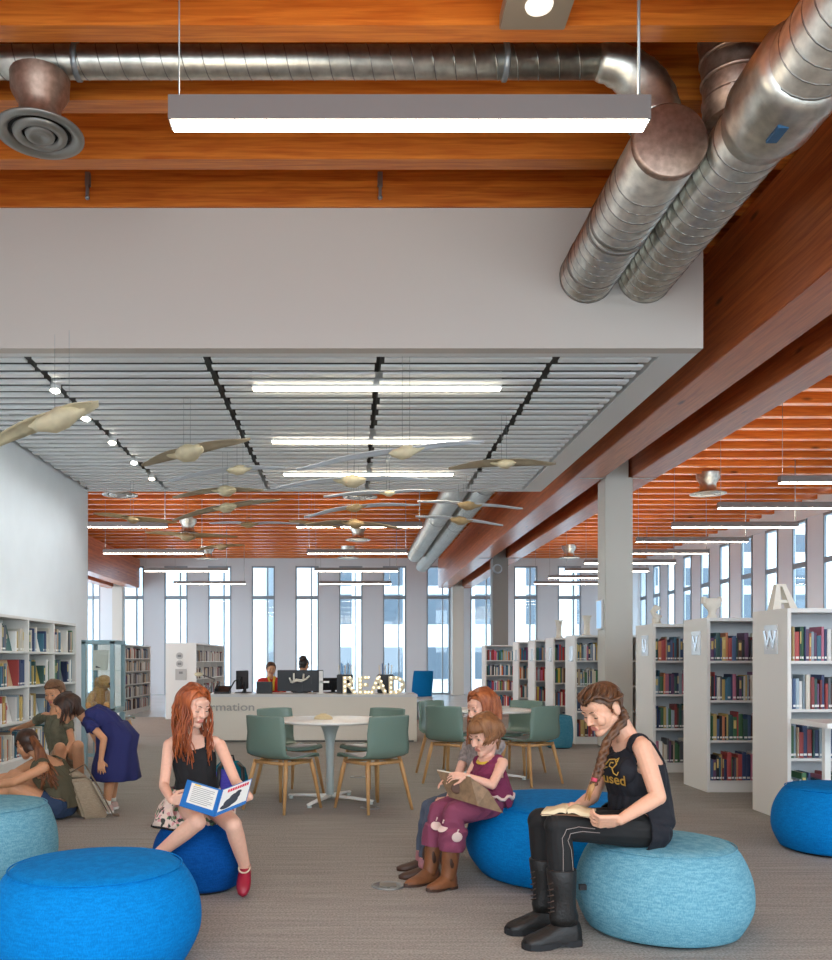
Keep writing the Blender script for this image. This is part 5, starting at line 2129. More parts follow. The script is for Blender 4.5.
        for k in range(8):
            q = .95 - k * .115
            cc = A.lerp(tp_, q) + d * (.062 + .012 * (1 - q)) + V((0, 0, .0 if q > .25 else .01))
            m.tube([cc - sd * .024 + V((0, 0, .012)) - d * .006, cc, cc + sd * .024 + V((0, 0, -.006)) - d * .006], .003, 6)
        m.build('laces', mat('lace_brown', (74, 58, 50), .7), bt, True)
    # the open paperback on her knees
    bk = thing('paperback', 'open paperback with cream pages on the lap of the woman in black', 'book', P(568, 812, 3.97))
    c = P(569, 812.5, 3.97)
    ux = V((.94, -.34, 0)).normalized()
    uy = V((.34, .94, .0)).normalized()
    up = V((0, 0, 1))
    for q in (-1, 1):
        m = MB()
        g = []
        for i in range(7):
            t = i / 6
            zz = .016 + .012 * math.sin(PI * min(1, t * 1.5 + .1)) - .010 * t * (1 if q > 0 else 1.2)
            g.append([c + ux * (q * .112 * t) + uy * (v * .085) + up * (zz + .004) for v in (-1, -.3, .3, 1)])
        m.sheet(g, -.016 if q > 0 else .016)
        m.build('page_block', mat('paper_cream', (226, 206, 168), .8), bk, True)
    m = MB()
    m.sheet([[c + ux * (.116 * t) + uy * (v * .088) + up * (.004 - abs(t) * .004) for v in (-1, 1)] for t in (-1, -.5, 0, .5, 1)], -.003)
    m.build('cover', mat('cover_brown', (120, 84, 58), .5), bk, True)


woman()
# ---------------------------------------------------------------- the red-haired girl on the deep blue pouf
red_hair = hair_mat('hair_red', (124, 56, 24), (188, 100, 52))
black_knit = mat('cloth_black', (27, 26, 28), .85, bump=(240, .25))
shoe_red = mat('shoe_red', (150, 22, 48), .4)


def floral():
    m = mat('floral_cloth', (222, 190, 176), .8)
    nt = m.node_tree
    b = nt.nodes['Principled BSDF']
    tc = nt.nodes.new('ShaderNodeTexCoord')
    vo = nt.nodes.new('ShaderNodeTexVoronoi'); vo.inputs['Scale'].default_value = 52
    nt.links.new(tc.outputs['Object'], vo.inputs['Vector'])
    r = nt.nodes.new('ShaderNodeValToRGB'); r.color_ramp.interpolation = 'CONSTANT'
    e = r.color_ramp.elements
    e[0].position = 0; e[0].color = lin((226, 200, 188))
    e[1].position = .45; e[1].color = lin((214, 150, 150))
    k = e.new(.62); k.color = lin((96, 128, 92))
    k = e.new(.75); k.color = lin((62, 66, 60))
    k = e.new(.85); k.color = lin((230, 206, 190))
    sp = nt.nodes.new('ShaderNodeSeparateColor')
    nt.links.new(vo.outputs['Color'], sp.inputs[0]); nt.links.new(sp.outputs[0], r.inputs['Fac'])
    nt.links.new(r.outputs['Color'], b.inputs['Base Color'])
    return m


def redhead():
    root = person('red-haired girl in a black top reading on the small deep blue pouf', (-.84, 4.93))
    b = Body()
    hip, wst, chs, nk = P(197, 797, 4.95), P(196, 778, 4.93), P(194, 757, 4.90), P(193, 730, 4.90)
    fw = V((.16, -.98, 0)).normalized()
    torso(b, hip, wst, chs, nk, fw, w=(.135, .108, .118, .110), dp=(.095, .078, .082, .055))
    sl, sr = P(169, 745, 4.87), P(220, 745, 4.90)
    for s_ in (sl, sr):
        b.cap('torso', chs.lerp(nk, .62), s_.lerp(nk, .2), .036, .034)
    W = head(b, P(193, 706, 4.83), V((.72, -.62, -.28)), (0, 0, 1), .98, True)
    b.cap('neck', nk + V((0, 0, -.02)), W(0, -.04, -.05), .041, .038)
    arm(b, 'left', sl, P(164, 786, 4.74), P(171, 800, 4.56), (.034, .028, .027, .019))
    arm(b, 'right', sr, P(236, 782, 4.76), P(250, 797, 4.60), (.034, .028, .027, .019))
    hand(b, P(171, 800, 4.56), V((.92, -.36, .08)), V((.36, .9, .1)), 1, .80, (.2, .35, .3), .5)
    hand(b, P(250, 797, 4.60), V((-.85, -.45, .1)), V((-.42, .88, .1)), -1, .80, (.2, .35, .3), .5)
    hl, hr_ = P(186, 803, 4.93), P(210, 803, 4.93)
    kl, kr = P(197, 822, 4.58), P(233, 825, 4.60)
    al, ar = P(157, 855, 4.66), P(245, 867, 4.75)
    leg(b, 'lleg', hl, kl, al, (.068, .048, .046, .030))
    leg(b, 'rleg', hr_, kr, ar, (.068, .048, .046, .030))
    foot(b, 'foot', al, P(137, 860, 4.83), .026)
    foot(b, 'foot', ar, P(243, 884, 4.68), .024)
    b.finish(.004, 3)
    lips_mark(b, W)
    b.body(root, sk_r)
    face_parts(W, root, brown_hair, True)
    R = V((0, 0, 1)).cross(fw) * -1

    def top(tg, t, p):
        if tg != 'torso':
            return False
        d = V(p) - nk
        x, z = d.dot(R), d.z
        if z > -.085 - .02 * (1 - min(1, abs(x) / .07)):
            return abs(abs(x) - .074) < .013
        return (V(p) - hip).z > -.03 and not (abs(x) > .108 and z > -.12)
    b.shell('camisole', black_knit, top, .005, root, None, 2, .0012)
    b.shell('shorts', floral(), lambda tg, t, p: (tg == 'torso' and p[2] < hip.z + .02) or (tg.endswith('thigh') and t < .42), lambda a, t, c: .014 + (.07 * t if a.endswith('thigh') else 0), root, None, 3, .004, .01)
    m = MB()
    rr = []
    for i, (zz, ax, ay) in enumerate(((.555, .142, .108), (.50, .165, .13), (.455, .195, .165), (.40, .222, .19), (.355, .235, .205), (.35, .228, .198))):
        rr.append([V((hip.x - .012, hip.y + .0, zz)) + V((ax * (1 + (.05 if i > 1 else 0) * math.sin(8 * t + i)) * math.cos(t), ay * (1 + (.05 if i > 1 else 0) * math.sin(8 * t + i)) * math.sin(t), 0)) for t in [2 * PI * j / 56 for j in range(56)]])
    m.rings(rr, cap=False)
    m.build('skirt', MATS['floral_cloth'], root, True)
    m = MB(); m.tube(rr[4] + [rr[4][0]], .006, 6); m.build('skirt_hem', black_knit, root, True)
    hm = long_hair(W, .34, 52, .0075, 3, 52, .014, .016)
    h = hm.build('hair', red_hair, root, True)
    scalp(b, W, red_hair, root, .012, name='hair_cap', low=-.09, parent=h)
    # red slip-on shoes
    for (A, T, nm) in ((ar, P(243, 887, 4.665), 1), (al, P(134, 862, 4.84), 0)):
        m = MB()
        d = (T - A).normalized()
        sd = d.cross(V((0, 0, 1))).normalized()
        n = sd.cross(d)
        rr = []
        L = (T - A).length + .045
        for (q, w_, h_) in ((-.035, .014, .02), (-.02, .03, .034), (.04, .035, .036), (.09, .039, .034), (.13, .036, .028), (.16, .024, .02), (.172, .008, .01)):
            c0 = A + d * (q * L / .17) - n * .012
            rr.append([c0 + sd * (w_ * math.cos(2 * PI * j / 16)) + n * (h_ * math.sin(2 * PI * j / 16)) for j in range(16)])
        m.rings(rr)
        s_ = m.build('shoe', shoe_red if nm else mat('sandal_tan', (196, 140, 96), .6), root, True)
        m = MB()
        m.tube([A + d * .02 + n * .022 + sd * (.03 * math.cos(2 * PI * j / 18)) + d * (.03 * math.sin(2 * PI * j / 18)) for j in range(19)], .005, 6)
        m.build('shoe_trim', mat('shoe_lining', (206, 186, 160), .7), s_, True)
    # the picture book held open, covers towards the camera
    bk = thing('picture_book', 'large blue edged picture book held open by the red-haired girl', 'book', P(216, 805, 4.45))
    st, sb = P(221.5, 790, 4.44), P(213.8, 817, 4.36)
    bl_, br_ = P(179.5, 806, 4.47), P(245, 804, 4.54)
    q = {'l': (st + (bl_ - sb), bl_), 'r': (st + (br_ - sb), br_)}
    blue_c = mat('cover_blue', (24, 104, 176), .35)
    white_c = mat('cover_white', (222, 222, 216), .4)
    grey_t = mat('print_grey', (150, 150, 148), .6)
    red_t = mat('print_red', (206, 30, 62), .5)

    def on(a, bb, c, d, u, v, off):
        p = (a * (1 - u) + bb * u) * (1 - v) + (d * (1 - u) + c * u) * v
        n = (bb - a).cross(d - a).normalized()
        if n.y > 0:
            n = -n
        return p + n * off
    # quads: top-left, top-right, bottom-right, bottom-left as seen
    LQ = (q['l'][0], st, sb, q['l'][1])
    RQ = (st, q['r'][0], q['r'][1], sb)
    for Q, nm in ((LQ, 'back_cover'), (RQ, 'front_cover')):
        m = MB(); a = [on(*Q, u, v, 0) for u, v in ((0, 0), (1, 0), (1, 1), (0, 1))]; bq = [on(*Q, u, v, .004) for u, v in ((0, 0), (1, 0), (1, 1), (0, 1))]
        m.hexa(a + bq)
        cv = m.build(nm, blue_c, bk, True)
        m = MB(); m.hexa([on(*Q, u, v, -.012) for u, v in ((.03, .03), (.97, .03), (.97, .97), (.03, .97))] + [on(*Q, u, v, -.001) for u, v in ((.03, .03), (.97, .03), (.97, .97), (.03, .97))])
        m.build('page_block', page_m, bk, True)

        def patch(name, mt2, u0, u1, v0, v1, off=.0052, par=cv, Q=Q):
            m = MB(); m.hexa([on(*Q, u, v, .0035) for u, v in ((u0, v0), (u1, v0), (u1, v1), (u0, v1))] + [on(*Q, u, v, off) for u, v in ((u0, v0), (u1, v0), (u1, v1), (u0, v1))])
            return m.build(name, mt2, par, True)
        if nm == 'back_cover':
            patch('text_panel', white_c, .16, .93, .06, .80)
            m = MB()
            for k in range(9):
                v = .16 + k * .068
                m.hexa([on(*Q, u, vv, .005) for u, vv in ((.24, v), (.86 - .1 * (k % 3 == 2), v), (.86 - .1 * (k % 3 == 2), v + .022), (.24, v + .022))] + [on(*Q, u, vv, .006) for u, vv in ((.24, v), (.86 - .1 * (k % 3 == 2), v), (.86 - .1 * (k % 3 == 2), v + .022), (.24, v + .022))])
            m.build('printed_lines', grey_t, cv, True)
            patch('yellow_mark', art_yellow, .26, .44, .07, .12, .006)
        else:
            patch('cover_panel', white_c, .05, .97, .03, .86)
            m = MB()
            for k in range(9):
                u = .22 + k * .078
                m.hexa([on(*Q, uu, vv, .005) for uu, vv in ((u, .10), (u + .058, .10), (u + .058, .21), (u, .21))] + [on(*Q, uu, vv, .0064) for uu, vv in ((u, .10), (u + .058, .10), (u + .058, .21), (u, .21))])
            m.build('title_lettering', red_t, cv, True)
            m = MB()
            for (u, v, ru, rv) in ((.42, .62, .24, .16), (.52, .48, .18, .14), (.62, .36, .10, .08), (.30, .74, .2, .1)):
                c0 = on(*Q, u, v, .005)
                n = MB
                ux = (Q[1] - Q[0]); uy = (Q[3] - Q[0])
                m.ball(c0, (ux.length * ru, .0016, uy.length * rv), 16, 8, (ux.normalized(), ux.cross(uy).normalized(), uy.normalized()))
            m.build('cover_picture', art_dark, cv, True)


redhead()

# ---------------------------------------------------------------- the two small girls on the wide blue pouf
maroon = mat('cloth_maroon', (122, 38, 74), .8, bump=(70, .5))
maroon2 = mat('cloth_plum', (132, 62, 88), .85, bump=(90, .35))
yellow_c = mat('cloth_yellow', (222, 184, 60), .7)
cream_p = mat('print_cream', (226, 200, 190), .8)
boot_brown = mat('boot_brown', (124, 76, 44), .5, noise=(14, .75, 1.2), bump=(50, .2))
boot_dark = mat('boot_brown_dark', (66, 42, 30), .5)
light_brown_hair = hair_mat('hair_light_brown', (112, 72, 42), (158, 110, 70))
auburn_hair = hair_mat('hair_auburn', (130, 66, 34), (182, 106, 62))
jeans = mat('jeans_grey_blue', (78, 88, 106), .85, bump=(240, .3))


def small_girl():
    root = person('small girl in a maroon top and brown boots sharing a book', (.80, 5.08))
    b = Body()
    hip, wst, chs, nk = P(490, 797, 5.08), P(490, 783, 5.06), P(489, 770, 5.04), P(487, 755, 5.04)
    fw = V((-.93, -.38, 0)).normalized()
    torso(b, hip, wst, chs, nk, fw, w=(.115, .102, .103, .09), dp=(.085, .078, .075, .05))
    sn, sf = P(503, 763, 4.96), P(476, 764, 5.14)
    for s_ in (sn, sf):
        b.cap('torso', chs.lerp(nk, .6), s_.lerp(nk, .25), .034, .031)
    W = head(b, P(486, 735, 5.02), V((-.80, -.50, -.30)), (0, 0, 1), .98, True)
    b.cap('neck', nk + V((0, 0, -.02)), W(0, -.04, -.05), .034, .032)
    arm(b, 'near', sn, P(492, 785, 4.84), P(466, 776, 4.84), (.030, .026, .025, .018))
    arm(b, 'far', sf, P(466, 783, 5.10), P(452, 780, 5.0), (.030, .026, .025, .018))
    hand(b, P(466, 776, 4.84), V((-1, -.05, .05)), V((-.1, .55, -.7)), 1, .72, (.35, .5, .4), .6)
    hand(b, P(452, 780, 5.0), V((-.9, -.4, -.1)), V((.1, -.5, -.7)), 1, .72, (.35, .5, .4), .6)
    hn, hf = P(492, 802, 5.02), P(480, 800, 5.16)
    kn, kf = P(455, 814, 4.88), P(440, 812, 5.02)
    an, af = P(449, 872, 4.90), P(431, 868, 5.02)
    leg(b, 'nleg', hn, kn, an, (.064, .05, .046, .03))
    leg(b, 'fleg', hf, kf, af, (.064, .05, .046, .03))
    b.finish(.004, 3)
    lips_mark(b, W)
    b.body(root, sk_r)
    face_parts(W, root, light_brown_hair, False)
    rr_ = fw.cross(V((0, 0, 1)))

    def top(tg, t, p):
        d = V(p) - nk
        if tg == 'torso':
            if d.z > -.05 and math.hypot(d.dot(rr_), d.dot(fw)) < .062:
                return False
            return not (abs(d.dot(rr_)) > .098 and d.z > -.11)
        return False
    tp = b.shell('top', maroon, top, lambda a, t, c: .006 + max(0, min(.03, (chs.z - c[2]) * .22)), root, None, 3, .003, .008)
    m = MB()
    for k in range(19):
        a = 2 * PI * k / 18
        pass
    m.tube([nk + V((0, 0, -.028)) + rr_ * (.058 * math.cos(2 * PI * k / 20)) + fw * (.05 * math.sin(2 * PI * k / 20)) + V((0, 0, -.016 * math.sin(2 * PI * k / 20))) for k in range(21)], .011, 8, flat=.7)
    m.build('collar', yellow_c, tp, True)
    pn = b.shell('trousers', maroon2, lambda tg, t, p: tg.endswith('thigh') or (tg.endswith('calf') and p[2] > .215) or (tg == 'torso' and p[2] < hip.z - .0), lambda a, t, c: .012 + (.022 if c[2] < .34 else .006), root, None, 4, .004, .01)
    m = MB()
    m.tube([hip + V((0, 0, .045)) + rr_ * (.155 * math.cos(2 * PI * k / 36)) + fw * (.125 * math.sin(2 * PI * k / 36)) + V((0, 0, -.03 + .012 * math.sin(k * 1.7))) for k in range(37)], .010, 6)
    m.build('ruffle', cream_p, tp, True)
    bv = BVHTree.FromPolygons([v.co[:] for v in pn.data.vertices], [p.vertices[:] for p in pn.data.polygons])
    for (x, y) in ((457, 837), (443, 829), (436, 826)):
        o0 = V((0, 0, H)); dr = (P(x, y, 5) - o0).normalized()
        r = bv.ray_cast(o0, dr)
        if r[0]:
            n = r[1]; u = n.orthogonal().normalized(); v2 = n.cross(u)
            m = MB(); m.ball(r[0] + n * .003, (.030, .030, .005), 18, 8, (u, v2, n)); m.tube([r[0] + n * .006 + V((0, 0, .026)), r[0] + n * .008 + V((.008, 0, .045))], .004, 6)
            m.build('apple_patch', cream_p, pn, True)
    hm = long_hair(W, .045, 40, .0085, 11, 50, .018, .004, fringe=True)
    h = hm.build('hair', light_brown_hair, root, True)
    scalp(b, W, light_brown_hair, root, .014, name='hair_cap', low=-.1, parent=h)
    # brown cowboy boots
    for (A, K, T) in ((an, kn, P(431, 889, 4.83)), (af, kf, P(409, 885, 4.93))):
        d = V((T.x - A.x, T.y - A.y, 0)).normalized()
        sd = d.cross(V((0, 0, 1)))
        m = MB()
        R_ = []
        for (z, rx, off) in ((.262, .050, .0), (.255, .054, .0), (.19, .053, .0), (.12, .047, .0), (.07, .046, .006), (.05, .046, .01)):
            sc_ = 1.0
            R_.append([V((A.x, A.y, z)) + (K - A).xy.to_3d() * ((z - .07) / .45) + d * (rx * math.cos(2 * PI * j / 20) + off) + sd * (rx * .9 * math.sin(2 * PI * j / 20)) + V((0, 0, (.018 * abs(math.sin(2 * PI * j / 20)) ** 2 if z > .25 else 0))) for j in range(20)])
        m.rings(R_)
        L = (V((T.x, T.y, 0)) - V((A.x, A.y, 0))).length + .02
        rr = []
        for (q, w_, h_) in ((-.045, .03, .09), (-.02, .04, .10), (.03, .040, .095), (.07, .038, .072), (.10, .039, .056), (.14, .033, .045), (.17, .02, .036), (.185, .006, .025)):
            c0 = V((A.x, A.y, 0)) + d * (q * L / .175)
            rr.append([c0 + sd * (w_ * math.cos(PI * j / 12)) + V((0, 0, .02 + (h_ - .02) * math.sin(PI * j / 12) ** .7)) for j in range(13)] + [c0 + sd * (w_ * (-1 + 2 * j / 6)) + V((0, 0, .016)) for j in range(7)])
        m.rings(rr)
        bt = m.build('boot', boot_brown, root, True)
        m = MB()
        so = []
        for (q, w_, zl) in ((-.048, .03, 0), (-.01, .038, 0), (.015, .036, 0), (.03, .035, .014), (.07, .038, .004), (.12, .036, 0), (.165, .022, .002), (.188, .006, .006)):
            c0 = V((A.x, A.y, 0)) + d * (q * L / .175)
            so.append([c0 + sd * w_ + V((0, 0, zl)), c0 + sd * w_ + V((0, 0, .024)), c0 - sd * w_ + V((0, 0, .024)), c0 - sd * w_ + V((0, 0, zl))])
        m.rings(so, smooth=False)
        m.build('sole', boot_dark, bt, True)
        m = MB()
        for sg in (1, -1):
            m.ball(V((A.x, A.y, .16)) + sd * (sg * .044) + d * .012, (.018, .006, .04), 10, 8, (d, sd, V((0, 0, 1))))
            m.ball(V((A.x, A.y, .22)) + sd * (sg * .047) - d * .004, (.012, .006, .03), 10, 8, (d, sd, V((0, 0, 1))))
        m.build('inlay', boot_dark, bt, True)
    # the brown book they look at
    bk = thing('story_book', 'worn brown picture book held open by the small girl in maroon', 'book', P(465, 790, 4.82))
    m = MB()
    br = mat('cover_worn', (140, 112, 84), .6, noise=(30, .7, 1.2))
    A_ = [P(437, 771, 4.98), P(470, 777, 4.80), P(478, 806, 4.76), P(449, 797, 4.92)]
    m.slab(A_, .008); m.build('cover', br, bk, True)
    m = MB(); B_ = [P(470, 777, 4.80), P(488, 790, 4.76), P(503, 813, 4.76), P(478, 806, 4.76)]
    m.slab(B_, .008); m.build('cover', br, bk, True)
    m = MB(); m.slab([p + V((0, .012, .006)) for p in A_], .006); m.build('page_block', page_m, bk, True)
    m = MB(); q0 = A_[0].lerp(A_[2], .5) + V((0, -.006, 0)); m.ball(q0, (.035, .006, .03), 14, 8); m.build('cover_picture', mat('art_brown', (96, 66, 52), .6), bk, True)


small_girl()


def far_girl():
    root = person('girl with long auburn hair and jeans half hidden behind the small girl', (.82, 5.5))
    b = Body()
    hip, wst, chs, nk = P(483, 788, 5.50), P(483, 765, 5.48), P(483, 748, 5.46), P(484, 729, 5.46)
    fw = V((-.92, -.40, 0)).normalized()
    torso(b, hip, wst, chs, nk, fw, w=(.125, .105, .108, .10), dp=(.09, .078, .078, .052))
    sn, sf = P(499, 745, 5.38), P(469, 745, 5.56)
    for s_ in (sn, sf):
        b.cap('torso', chs.lerp(nk, .6), s_.lerp(nk, .25), .034, .031)
    W = head(b, P(483, 708, 5.42), V((-.85, -.45, -.22)), (0, 0, 1), .98, True)
    b.cap('neck', nk + V((0, 0, -.02)), W(0, -.04, -.05), .036, .034)
    arm(b, 'near', sn, P(482, 775, 5.28), P(456, 797, 5.20), (.032, .027, .026, .018))
    arm(b, 'far', sf, P(458, 775, 5.5), P(448, 800, 5.32), (.032, .027, .026, .018))
    hand(b, P(453, 798, 5.20), V((-1, -.1, -.12)), V((0, .2, -1)), 1, .76, (.25, .35, .3), .5)
    hand(b, P(448, 800, 5.32), V((-1, .1, -.1)), V((0, .2, -1)), -1, .76, (.25, .35, .3), .5)
    hn, hf = P(485, 795, 5.42), P(474, 795, 5.58)
    kn, kf = P(434, 812, 5.16), P(430, 808, 5.32)
    an, af = P(424, 864, 5.14), P(421, 858, 5.34)
    leg(b, 'nleg', hn, kn, an, (.066, .048, .045, .03))
    leg(b, 'fleg', hf, kf, af, (.066, .048, .045, .03))
    b.finish(.005, 3)
    lips_mark(b, W)
    b.body(root, sk_r)
    face_parts(W, root, auburn_hair, False)
    b.shell('shirt', mat('cloth_grey_print', (150, 140, 136), .85, noise=(40, .6, 1.3)), lambda tg, t, p: tg == 'torso' and p[2] < nk.z - .03 or tg.endswith('_upper') and t < .6, .008, root, None, 3, .003, .008)
    b.shell('jeans', jeans, lambda tg, t, p: tg.endswith('thigh') or (tg.endswith('calf') and p[2] > .12) or (tg == 'torso' and p[2] < hip.z), .008, root, None, 2, .0025, .006)
    b.shell('sock', mat('sock_pink', (176, 120, 126), .8), lambda tg, t, p: tg.endswith('calf') and p[2] <= .122, .006, root, None, 1)
    hm = long_hair(W, .25, 46, .0082, 5, 54, .016, .008)
    h = hm.build('hair', auburn_hair, root, True)
    scalp(b, W, auburn_hair, root, .012, name='hair_cap', low=-.09, parent=h)
    for (A, T) in ((an, P(405, 873, 5.12)), (af, P(403, 866, 5.32))):
        d = V((T.x - A.x, T.y - A.y, 0)).normalized()
        sd = d.cross(V((0, 0, 1)))
        m = MB(); rr = []
        for (q, w_, h_) in ((-.04, .024, .05), (-.02, .034, .07), (.03, .036, .062), (.08, .038, .046), (.12, .034, .036), (.15, .012, .024)):
            c0 = V((A.x, A.y, 0)) + d * q
            rr.append([c0 + sd * (w_ * math.cos(PI * j / 10)) + V((0, 0, .012 + (h_ - .012) * math.sin(PI * j / 10) ** .7)) for j in range(11)] + [c0 + sd * (w_ * (-1 + 2 * j / 5)) + V((0, 0, .002)) for j in range(6)])
        m.rings(rr); m.build('shoe', boot_dark, root, True)


far_girl()
# ---------------------------------------------------------------- the group by the left shelves
olive = mat('cloth_olive', (86, 80, 60), .85, bump=(160, .25))
denim = mat('denim_blue', (46, 66, 98), .85, bump=(200, .3))
navy = mat('cloth_navy', (34, 38, 92), .85, bump=(120, .2))
dark_hair = hair_mat('hair_dark', (44, 28, 20), (76, 48, 32))
chestnut = hair_mat('hair_chestnut', (92, 50, 26), (134, 80, 44))
sand_hair = hair_mat('hair_sand', (92, 62, 38), (128, 90, 58))


def floor_woman():
    root = person('woman in an olive top sitting on the carpet with her knees up', (-2.30, 7.05))
    b = Body()
    hip, wst, chs, nk = P(60, 803, 7.05), P(60, 784, 7.02), P(51, 772, 7.0), P(41, 760, 7.02)
    hip = V((hip.x, hip.y, .105))
    wst = V((hip.x - .0, 7.04, .30)); chs = P(50, 771, 7.02); nk = P(40, 756, 7.04)
    fw = V((-.80, .30, -.35)).normalized()
    torso(b, hip, wst, chs, nk, fw, w=(.17, .135, .145, .13), dp=(.115, .09, .10, .065))
    sn, sf = P(44, 768, 6.88), P(36, 762, 7.18)
    for s_ in (sn, sf):
        b.cap('torso', chs.lerp(nk, .62), s_.lerp(nk, .2), .045, .042)
    W = head(b, P(27, 744, 7.06), V((-.62, .62, -.42)), (0, 0, 1), 1.0)
    b.cap('neck', nk + V((.02, 0, -.02)), W(0, -.045, -.045), .05, .045)
    arm(b, 'near', sn, P(14, 782, 6.78), P(-14, 786, 6.85), (.042, .034, .033, .023))
    arm(b, 'far', sf, P(10, 776, 7.3), P(-14, 780, 7.2), (.042, .034, .033, .023))
    hand(b, P(-14, 786, 6.85), V((-1, .2, -.1)), V((0, .6, -.6)), 1, .96)
    hand(b, P(-14, 780, 7.2), V((-1, .2, -.1)), V((0, -.6, -.6)), -1, .96)
    hn, hf = V((hip.x - .02, hip.y - .09, .12)), V((hip.x - .02, hip.y + .09, .12))
    kn, kf = P(11, 786, 6.86), P(14, 776, 7.22)
    an, af = P(-30, 822, 6.9), P(-24, 818, 7.25)
    an.z = af.z = .07
    leg(b, 'nleg', hn, kn, an, (.09, .058, .058, .035))
    leg(b, 'fleg', hf, kf, af, (.09, .058, .058, .035))
    foot(b, 'foot', an, an + V((-.19, .02, -.04)), .03)
    foot(b, 'foot', af, af + V((-.19, .02, -.04)), .03)
    b.finish(.0055, 3)
    b.body(root, sk_t)
    face_parts(W, root, dark_hair, False)
    rr_ = fw.cross(V((0, 0, 1))).normalized()

    def top(tg, t, p):
        if tg != 'torso':
            return False
        d = V(p) - nk
        if d.z > -.075 and math.hypot(d.dot(rr_), d.z * .8) < .085:
            return False
        return not (abs(d.dot(rr_)) > .125 and d.z > -.13) and p[2] > .10
    b.shell('tank_top', olive, top, lambda a, t, c: .017 + max(0, min(.016, (.4 - c[2]) * .08)), root, None, 3, .004, .008)
    b.shell('shorts', denim, lambda tg, t, p: (tg == 'torso' and p[2] < .16) or (tg.endswith('thigh') and t < .36), .012, root, None, 3, .002, .012)
    h = scalp(b, W, dark_hair, root, .014, low=-.09)
    m = MB()
    base = W(0, -.10, .01)
    rg = random.Random(4)
    ps = []
    for k in range(26):
        a, r0 = rg.uniform(0, 2 * PI), rg.uniform(0, .035)
        e = P(50 + rg.uniform(-9, 9), 785 + rg.uniform(-10, 6), 6.84 + rg.uniform(-.02, .06))
        o1 = W(.012 * math.cos(a), -.115, .005 + .012 * math.sin(a))
        mid = P(42 + rg.uniform(-6, 6), 762, 6.93)
        ps.append([base, o1, o1.lerp(mid, .5) + V((.02, -.01, .0)), mid, mid.lerp(e, .5) + V((rg.uniform(-.015, .015), 0, 0)), e])
    strands(m, ps, .017, 6)
    pt = m.build('ponytail', chestnut, h, True)
    m = MB(); m.ball(W(0, -.113, .005), (.02, .02, .02)); m.build('hair_tie', base_black, pt, True)


floor_woman()


